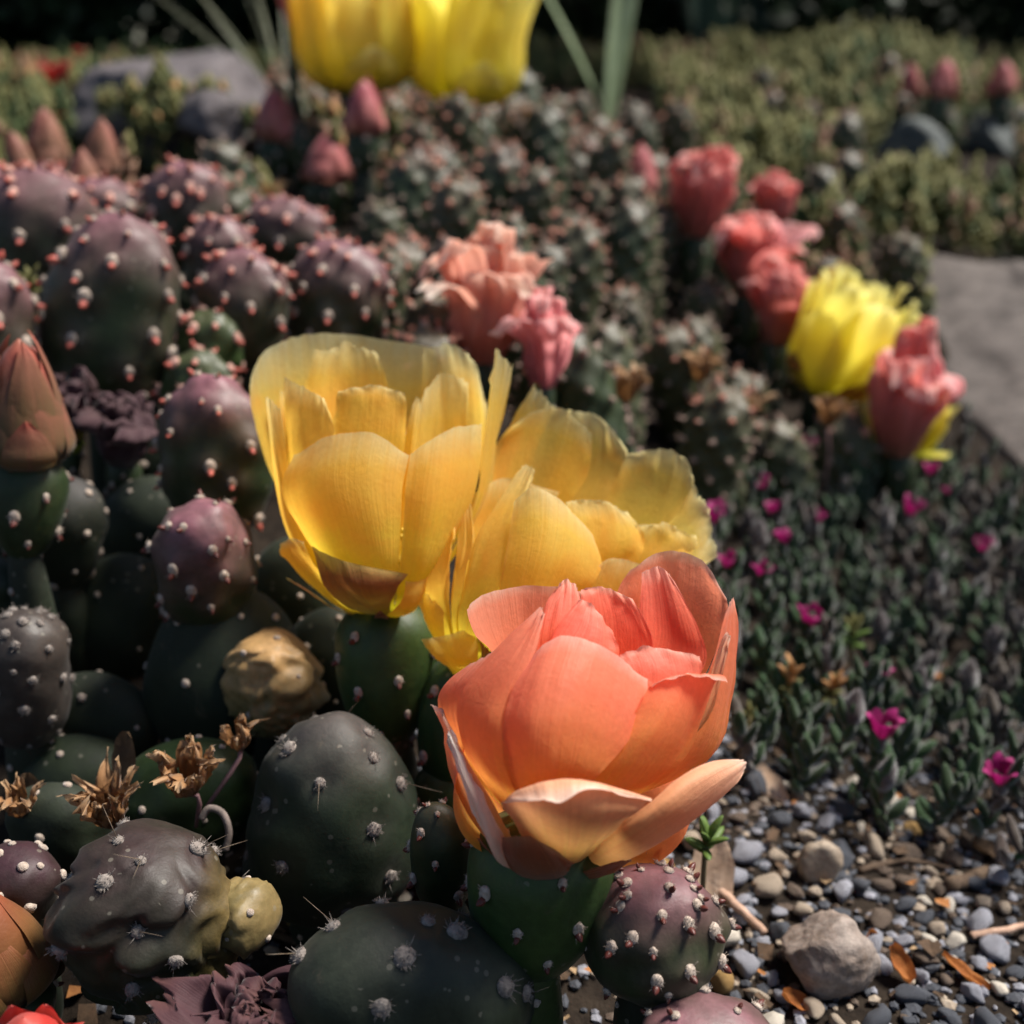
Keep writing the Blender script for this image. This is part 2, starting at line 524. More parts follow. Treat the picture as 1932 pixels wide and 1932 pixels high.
def petal_mesh(name, sp, mat, rows=26, cols=21):
    """sp: prof [(r, z)..] mm, wid [half widths] mm, phi deg, and shape options; returns a mesh in the flower frame (metres)"""
    prof, wid = sp['prof'], sp['wid']
    phi = math.radians(sp.get('phi', 0)); dphi = math.radians(sp.get('dphi', 0))
    bow = sp.get('bow', .22); bp = sp.get('bp', 2.4); wrap = sp.get('wrap', .8)
    ruf = sp.get('ruf', 1.0); jag = sp.get('jag', .03); notch = sp.get('notch', 0.0); mucro = sp.get('mucro', 0.0)
    fold = sp.get('fold', 0.0); edge = sp.get('edge', 1.0); skew = sp.get('skew', 0.0); sd = sp.get('seed', 0) * 7.31
    crump = sp.get('crump', 0.0); pleat = sp.get('pleat', 0.0); zs = sp.get('zs', 1.0)
    pw = [(w,) for w in wid]
    V = []; UV = []
    for i in range(rows):
        s = i / (rows - 1)
        s = 1 - (1 - s) ** 1.15
        for j in range(cols):
            t = -1 + 2 * j / (cols - 1)
            se = s * (1 - bow * abs(t) ** bp - notch * math.exp(-(t / .22) ** 2) + mucro * math.exp(-(t / .07) ** 2) + skew * t)
            k8 = s ** 6
            se += jag * k8 * (noise.noise(Vector((t * 4.3 + sd, sd, 0))) + .6 * noise.noise(Vector((t * 11 + sd, 1 + sd, 0))))
            se = max(0, se)
            over = max(0, se - 1)
            r, z = catmull(prof, se)
            if over:
                r2, z2 = catmull(prof, .97)
                r += (r - r2) / .03 * over; z += (z - z2) / .03 * over
            w = max(.15, catmull(pw, se)[0])
            rc = max(abs(r), 5) / max(.05, wrap)
            a = t * w / rc
            xr = (r - rc) + rc * math.cos(a)
            xt = rc * math.sin(a)
            # ruffles and folding
            n1 = noise.noise(Vector((t * 1.6 + sd, se * 2.2, 2 + sd)))
            n2 = noise.noise(Vector((t * 4.5 + sd, se * 3.0, 5 + sd)))
            n3 = noise.noise(Vector((t * 9 + sd, se * 9.0, 8 + sd)))
            e = abs(t) ** 3
            off = ruf * (1.6 * n1 * se + edge * (1.0 * n2 * se ** 2 * (.25 + max(e, se ** 5))) + .22 * n3 * se ** 3)
            off += fold * e * se * w * .25
            if crump:
                q = Vector((t * 2.1 + sd, se * 2.6 + sd, 3))
                off += crump * (noise.noise(q) + .6 * abs(noise.noise(q * 2.1)) * 2 - .4) * se
                xt += crump * .6 * noise.noise(q + Vector((9, 4, 1))) * se
                z += crump * .6 * noise.noise(q + Vector((2, 14, 6))) * se
            if pleat:
                off += pleat * math.sin(t * 5.2 + sd + se * 2.0 + 1.5 * n1) * se
                xt *= 1 - .25 * se
            xr += off
            ph = phi + dphi * se
            sx, cx = math.sin(ph), math.cos(ph)
            # radial (sin, -cos), tangential (cos, sin)
            V.append(((xr * sx + xt * cx) * .001, (-xr * cx + xt * sx) * .001, z * .001))
            UV.append((t * .5 + .5, min(1, se)))
    return mk_mesh(name, V, grid_faces(rows, cols), mat, uv=UV)


def add_petals(parent, specs, frame, origin_local, name='petal', res=(26, 21)):
    q = frame.to_quaternion()
    for k, sp in enumerate(specs):
        sp = dict(sp)
        sp.setdefault('seed', k + 1)
        me = petal_mesh(sp.get('name', name), sp, M[sp['mat']], *res)
        ob(sp.get('name', name), me, parent, origin_local, q)


# --- areole prototypes (base at the origin, +Z out of the skin, metres, unit radius ~1 mm)
def areole_proto(kind, seed):
    rd = random.Random(seed)
    mb = MB()
    vs, fs = ico(2)
    el = {'young': 1.25, 'old': 1.0, 'tiny': 1.0, 'tip': 1.1}[kind]
    out = []
    for p in vs:
        k = 1 + .22 * noise.noise(p * 2.2 + Vector((seed, 0, 0))) + .12 * noise.noise(p * 6 + Vector((seed, 3, 0)))
        out.append((p.x * k * .001, p.y * k * el * .001, (p.z * k * .62 + .1) * .001))
    mb.add(out, fs, 0)
    if kind in ('old', 'tip', 'young'):
        for _ in range(40 if kind == 'old' else 30):
            a = rd.uniform(0, 6.28); rr = rd.uniform(.2, .95)
            b = Vector((math.cos(a) * rr, math.sin(a) * rr * el, .5 * (1 - rr * .6))) * .001
            dr = Vector((math.cos(a) * rr, math.sin(a) * rr, rd.uniform(.4, 1.1))).normalized()
            L = rd.uniform(.35, .75) * (1 if rd.random() < .93 else 2.4) * .001
            mb.tube([b, b + dr * L], [.00007, .00002], 3, 0)
    if kind in ('young', 'tip'):
        # small awl-shaped leaf beside the tuft
        L = 2.2 if kind == 'young' else 2.6
        pts = []; rad = []
        for i in range(7):
            f = i / 6
            pts.append(((0.05 * math.sin(f * 3)) * .001, (-.75 - .9 * f + .25 * f * f) * .001, (.15 + L * f * .75) * .001))
            rad.append(max(.02, .62 * math.sin(math.pi * (.25 + .75 * f)) ** .8) * .001)
        mb.tube(pts, rad, 7, 1)
    return mb


AREOLE = {}
for kind in ('young', 'old', 'tiny', 'tip'):
    for i in range(4):
        mb = areole_proto(kind, i + 3)
        AREOLE[kind, i, 'a'] = mb.mesh('areole', [M['wool_grey'] if kind in ('old',) else M['wool'], M['scale']])
        AREOLE[kind, i, 'b'] = mb.mesh('areole', [M['wool_pink'], M['scale_hot']])
        AREOLE[kind, i, 'c'] = mb.mesh('areole', [M['wool'], M['scale_hot']])


def pad_surface(s, th, L, W, T, taper, sharp):
    """egg-shaped pad: s 0..1 along the axis"""
    pr = (max(0, math.sin(math.pi * s ** (1 + taper * .0))) if False else max(0.0, 1 - abs(2 * s - 1) ** sharp)) ** .5
    pr *= 1 + taper * (s - .5)
    return Vector((math.cos(th) * W / 2 * pr, math.sin(th) * T / 2 * pr, s * L))


def pad(parent, base, axis, L, W, T, mat='pad', right=RGT, taper=.35, sharp=2.2, n=26, kind='young', asize=1.0,
        dent=0.0, purple=.6, ptop=.55, dry=None, wrinkle=0.0, warp=.085, seed=1, name='pad', bend=0.0, tone='a',
        rows=44, cols=48, wfreq=2.2, smin=.06, dense=1.25, spines=0, label=None, parent_loc=None):
    """one pad with its areoles. base and axis in world space, sizes in mm. returns the pad object"""
    fr = frame_from(axis, right)
    rd = random.Random(seed * 13 + 5)
    so = Vector((seed * 3.7, seed * 1.3, seed * 2.9))
    rs = random.Random(seed * 7 + 1)
    sway = rs.uniform(-.16, .16) if name == 'pad' else 0.0
    taper += rs.uniform(-.18, .18) if name == 'pad' else 0.0

    def raw(s, th):
        p = pad_surface(s, th, L, W, T, taper, sharp)
        p.y += bend * (s - .2) ** 2 * L
        p.x += sway * (s - .1) ** 2 * W
        q = p / max(W, L) * 2.0 + so
        k = 1 + warp * 2 * noise.noise(q) + warp * noise.noise(q * 2.3)
        if wrinkle:
            a = q * wfreq
            a += Vector((noise.noise(q * 1.7), noise.noise(q * 1.7 + Vector((5, 1, 2))), 0)) * 1.2
            k -= wrinkle * (abs(noise.noise(a)) * -1.0 + .35 + .5 * noise.noise(a * 1.9))
        c = Vector((0, 0, s * L)) if True else p
        d = p - c
        p2 = c + d * k
        if wrinkle:
            p2.z += wrinkle * L * .12 * noise.noise(q * 2 + Vector((8, 3, 1)))
        return p2

    ar = []
    for i in range(n):
        f = (i + .5) / n
        s = smin + (.985 - smin) * (1 - (1 - f) ** dense)
        th = i * 2.39996 + seed
        if abs(math.sin(th)) < .0:
            continue
        s = min(.99, max(.03, s + rd.uniform(-.045, .045)))
        ar.append((s, th + rd.uniform(-.3, .3)))
    apos = [raw(s, th) for s, th in ar]
    A = np.array([list(p) for p in apos]) if apos else np.zeros((0, 3))
    verts = []; tint = []
    for i in range(rows):
        s = .5 - .5 * math.cos(math.pi * (i / (rows - 1)))
        s = min(.9995, max(.0005, s))
        for j in range(cols):
            th = 2 * math.pi * j / cols
            p = raw(s, th)
            verts.append(list(p)); tint.append((s, th))
    V = np.array(verts)
    C = np.zeros((len(V), 4)); C[:, 3] = 1
    S = np.array([t[0] for t in tint])
    top = np.clip((S - ptop) / max(.05, 1 - ptop), 0, 1)
    C[:, 0] = purple * top ** 1.2
    if len(A):
        cen = np.stack([np.zeros(len(V)), np.zeros(len(V)), V[:, 2]], 1)
        nrm = V - cen
        nrm[:, 2] += (S - .5) * L * .3
        nrm /= np.linalg.norm(nrm, axis=1, keepdims=True) + 1e-9
        D2 = ((V[:, None, :] - A[None]) ** 2).sum(2).min(1)
        r1 = ((2.6 if dent < 0 else 3.0) * asize) ** 2
        g = np.exp(-D2 / r1)
        V = V + nrm * (dent * g)[:, None]
        C[:, 0] += purple * .30 * np.exp(-D2 / (r1 * 1.6))
    if dry is not None:
        ds, dw = dry
        C[:, 1] = np.clip(ds(V / np.array([W / 2, T / 2, L])), 0, 1) * dw
    faces = grid_faces(rows, cols, True)
    faces.append(tuple(range(cols - 1, -1, -1)))
    faces.append(tuple(range((rows - 1) * cols, rows * cols)))
    me = mk_mesh(name, V * .001, faces, M[mat], tint=C)
    ploc = parent_loc if parent_loc is not None else parent.location
    o = ob(name, me, parent, base - ploc, fr.to_quaternion())
    if label:
        o['label'] = label
    for k, (s, th) in enumerate(ar):
        e = .01
        p = raw(s, th)
        du = raw(s, th + e) - raw(s, th - e)
        dv = raw(min(.999, s + e), th) - raw(max(.001, s - e), th)
        nz = du.cross(dv)
        if nz.length < 1e-9:
            nz = Vector((0, 0, 1))
        nz.normalize()
        if nz.dot(p - Vector((0, 0, L * .45))) < 0:
            nz = -nz
        upl = Vector((0, 0, 1)) - nz * nz.z
        upl = upl.normalized() if upl.length > 1e-4 else nz.orthogonal().normalized()
        xx = upl.cross(nz)
        mat3 = Matrix((xx, upl, nz)).transposed()
        kk = kind
        if kind == 'young' and s > .86:
            kk = 'tip'
        sc = asize * rd.uniform(.65, 1.25) * (1.0 if kind != 'young' else (.85 if s > .86 else 1.0))
        tn = tone if tone != 'mix' else ('b' if s > .8 else 'c')
        ob('areole', AREOLE[kk, rd.randrange(4), tn], o, (p + nz * dent * .9) * .001, mat3.to_quaternion(), sc)
    if spines:
        mb = MB()
        for k in range(min(spines, len(ar))):
            s, th = ar[rd.randrange(len(ar))]
            p = raw(s, th) * .001
            dr = (Vector((p.x, p.y, 0)).normalized() + Vector((rd.uniform(-.8, .8), rd.uniform(-.8, .8), rd.uniform(-.2, 1.2)))).normalized()
            mb.tube([p, p + dr * rd.uniform(.004, .010)], [.00012, .00003], 4)
        so_ = ob('spines', mb.mesh('spines', M['spine']), o)
        so_['kind'] = 'stuff'
    return o


def bud_specs(L, Wd, mat, n=9, seed=1, open_=.0):
    rd = random.Random(seed)
    sp = []
    for k in range(n):
        f = k / (n - 1)
        phi = k * 137.5 + seed * 40
        h = L * (.42 + .6 * (1 - f)) if k > 2 else L * rd.uniform(.95, 1.06)
        h = L * (1.04 - .62 * f + rd.uniform(-.04, .04))
        rr = Wd / 2 * (.94 + .22 * f)
        prof = [(rr * .55, 0), (rr * 1.0, h * .28), (rr * (.86 + .1 * f), h * .6), (rr * (.46 + .36 * f + open_), h * .86), (rr * (.12 + .62 * f + open_ * 1.8 + rd.uniform(-.05, .1)), h)]
        w = Wd * .34
        sp.append(dict(phi=phi, prof=prof, wid=[w * .6, w, w * .80, w * .34, .25], bow=.05, wrap=1.0, ruf=.35, jag=.01, mat=mat, seed=seed * 20 + k, name='bud_scale'))
    return sp


def ovary(parent, base, axis, L, W, mat='pad_green', n=18, seed=1, kind='young', asize=1.0, tone='a', name='ovary', **kw):
    return pad(parent, base, axis, L, W, W * .94, mat=mat, taper=.55, sharp=2.6, n=n, kind=kind, asize=asize, purple=kw.pop('purple', .2), ptop=.8,
               seed=seed, name=name, rows=kw.pop('rows', 30), cols=kw.pop('cols', 32), warp=.03, tone=tone, smin=.08, dense=1.0, **kw)


def foot(t, top, r_mm, mat='pad_dark', seed=1, n=8, kind='tiny'):
    """the older joint that carries a pad, down to the soil"""
    gz = ground_z(top.x, top.y) - .004
    h = (top.z - gz) * 1000 + 6
    if h < 9:
        return
    pad(t, Vector((top.x, top.y, gz)), Vector((0, 0, 1)), h, max(14, r_mm * 2), max(12, r_mm * 1.5), mat=mat, taper=-.1, sharp=2.8, n=n, kind=kind,
        asize=.9, purple=.2, seed=seed + 77, name='old_joint', rows=20, cols=24)


def prickly(u, v0, v1, d, wpx, label, cat='cactus', group=None, axis=(0, 0, 1), thick=.72, name='prickly_pear_pad', footr=None, nofoot=False, **kw):
    """a pad seen from pixel row v1 (base) up to v0 (top), wpx wide, at depth d"""
    ax = Vector(axis).normalized()
    # the picture height of the pad gives its length once the foreshortening is taken out
    a = P(u, v1, d)
    vec = ax
    vis = math.hypot(vec.dot(UPV), vec.dot(RGT))
    elev = 1.0
    Lm = (v1 - v0) * mmpx(d) / max(.35, vis)
    W = wpx * mmpx(d) * 1000
    t = thing(name, Vector((a.x, a.y, ground_z(a.x, a.y))), label, cat, group)
    pd = pad(t, a, ax, Lm * 1000, W, W * thick, **kw)
    if not nofoot:
        foot(t, a + ax * .002, footr or W * .22, seed=kw.get('seed', 1))
    return t, a + ax * Lm, Lm

# ------------------------------------------------------------------ the ground
def build_ground():
    xs = np.concatenate([np.array([-300, -60, -15, -5, -2.5, -1.6]), np.linspace(-1.2, 1.2, 121), np.array([1.6, 2.5, 5, 15, 60, 300])])
    ys = np.concatenate([np.array([-300, -60, -10, -2, -.5]), np.linspace(-.1, 1.8, 130), np.array([2.2, 3, 4.5, 8, 20, 60, 300])])
    V = [(x, y, ground_z(x, y)) for y in ys for x in xs]
    me = mk_mesh('ground', V, grid_faces(len(ys), len(xs)), M['soil'])
    o = ob('ground', me)
    o['kind'] = 'structure'


M['soil'] = simple_mat('soil', (.008, .006, .005), (.03, .022, .016), 160, .95, .8, 700, .1)
build_ground()

# ------------------------------------------------------------------ flowers
M['filament'] = simple_mat('filament', (.75, .55, .08), (.85, .66, .12), 800, .6, 0, None, .2, 0, .3)
M['core_green'] = simple_mat('receptacle', (.20, .26, .03), (.30, .32, .04), 300, .6, .1, None, .2, 0, .2)


def core_mesh(r, h, seed):
    rd = random.Random(seed)
    mb = MB()
    # receptacle: a shallow cup
    n = 20
    prof = [(0.0, 0), (r * .9, .3), (r * 1.15, 2.5), (r * .8, 4), (0.01, 3.0)]
    ring = []
    for (rr, zz) in prof:
        ring += [(rr * math.cos(2 * math.pi * k / n) * .001, rr * math.sin(2 * math.pi * k / n) * .001, zz * .001) for k in range(n)]
    mb.add(ring, grid_faces(len(prof), n, True), 1)
    for k in range(70):
        a = rd.uniform(0, 6.28); q = rd.uniform(.25, .8)
        b = Vector((math.cos(a) * r * q, math.sin(a) * r * q, 3.4)) * .001
        e = Vector((math.cos(a) * (r * q * 1.5), math.sin(a) * (r * q * 1.5), h * rd.uniform(.7, 1.0))) * .001
        mid = (b + e) / 2 + Vector((math.cos(a), math.sin(a), 0)) * .0012
        mb.tube([b, mid, e], [.00022, .0002, .00018], 4, 0)
        vs, fs = ico(1)
        mb.add([e + Vector((p.x * .0006, p.y * .0006, p.z * .0009)) for p in vs], fs, 0)
    mb.tube([(0, 0, .003), (0, 0, h * .00115)], [.0013, .0011], 8, 1)
    for k in range(6):
        a = k * 1.047
        mb.tube([(0, 0, h * .00114), (math.cos(a) * .0016, math.sin(a) * .0016, h * .00122)], [.0006, .0003], 5, 1)
    return mb.mesh('flower', [M['filament'], M['core_green']])


def flower(t, base, axis, specs, label, cr=6, ch=22, seed=1, right=RGT, res=(26, 21), size=(1, 1)):
    fr = frame_from(axis, right)
    o = ob('flower', core_mesh(cr, ch, seed), t, base - t.location, fr.to_quaternion(), (size[0], size[0], size[1]))
    if label:
        o['label'] = label
    for k, sp in enumerate(specs):
        sp = dict(sp)
        sp.setdefault('seed', k + 1 + seed * 30)
        me = petal_mesh(sp.get('name', 'petal'), sp, M[sp['mat']], *res)
        ob(sp.get('name', 'petal'), me, o)
    return o


def pt(phi, prof, wid, mat, **kw):
    return dict(phi=phi, prof=prof, wid=wid, mat=mat, **kw)


def hero_px(cx, cy):
    """study-crop coordinates to frame coordinates"""
    return cx * .5857 + 415.2, cy * .5857 + 585.2


def surf_petal(name, cols, d0, base, mat, to_local, seed=1, ruf=.5, edge=.7, jag=.012, rows=34, ncol=29, cup=0.0):
    """a petal laid out as a surface through control columns (x, y, depth offset mm), each running from the receptacle to the tip"""
    nc = len(cols)
    C = []
    for ci, col in enumerate(cols):
        f = ci / (nc - 1) - .5
        b = (base[0] + f * 36, base[1], base[2] + (col[0][2] * .25))
        C.append([b] + list(col))
    W = []; sd = seed * 5.17
    grid = []
    for i in range(rows):
        s = i / (rows - 1)
        s = 1 - (1 - s) ** 1.1
        rowp = []
        for ci in range(nc):
            n = len(C[ci])
            rowp.append(tuple(catmull(C[ci], s)))
        line = []
        for j in range(ncol):
            t = j / (ncol - 1)
            # a touch of raggedness on the margins
            k = noise.noise(Vector((s * 9 + sd, t * 9, sd))) + .6 * noise.noise(Vector((s * 25 + sd, t * 25, sd)))
            te = abs(2 * t - 1)
            rag = jag * k * (max(s ** 12, te ** 10))
            tt = min(1, max(0, t + rag * (1 if t > .5 else -1)))
            p = catmull(rowp, tt)
            q = catmull(rowp, tt)
            px, py, dl = p
            if s > .6:
                prev = catmull([tuple(catmull(C[ci], s - .04)) for ci in range(nc)], tt)
                px += (px - prev[0]) * rag * 18; py += (py - prev[1]) * rag * 18
            u, v = hero_px(px, py)
            line.append(P(u, v, d0 + dl * .001))
        grid.append(line)
    V = []; UV = []
    for i in range(rows):
        s = i / (rows - 1)
        for j in range(ncol):
            t = j / (ncol - 1)
            a = grid[min(i + 1, rows - 1)][j] - grid[max(i - 1, 0)][j]
            b = grid[i][min(j + 1, ncol - 1)] - grid[i][max(j - 1, 0)]
            nn = a.cross(b)
            nn = nn.normalized() if nn.length > 1e-12 else Vector((0, -1, 0))
            te = abs(2 * t - 1)
            e = max(te ** 3, s ** 6)
            n1 = noise.noise(Vector((t * 2.2 + sd, s * 2.4, 2)))
            n2 = noise.noise(Vector((t * 6 + sd, s * 6, 5)))
            n3 = noise.noise(Vector((t * 15 + sd, s * 12, 9)))
            n4 = noise.noise(Vector((t * 3.2 + sd, s * 1.5, 14))) * noise.noise(Vector((t * 9 + sd, s * 3.5, 17)))
            off = (ruf * 1.3 * n1 * s + edge * n2 * e * 1.15 + edge * .45 * n3 * e + 1.1 * n4 * s + cup * (te ** 2) * s) * .001
            V.append(to_local(grid[i][j] + nn * off))
            UV.append((t, min(1, s)))
    return mk_mesh(name, V, grid_faces(rows, ncol), M[mat], uv=UV)


def hero_flower(t, base_w, axis, d0, base_px, petals, label, cr, ch, seed):
    fr = frame_from(axis)
    o = ob('flower', core_mesh(cr, ch, seed), t, base_w - t.location, fr.to_quaternion())
    o['label'] = label
    inv = fr.inverted()

    def to_local(p):
        return inv @ (p - base_w)
    for k, (nm, mat, cols, kw) in enumerate(petals):
        ob(nm, surf_petal(nm, cols, d0, base_px, mat, to_local, seed * 50 + k, **kw), o)
    return o


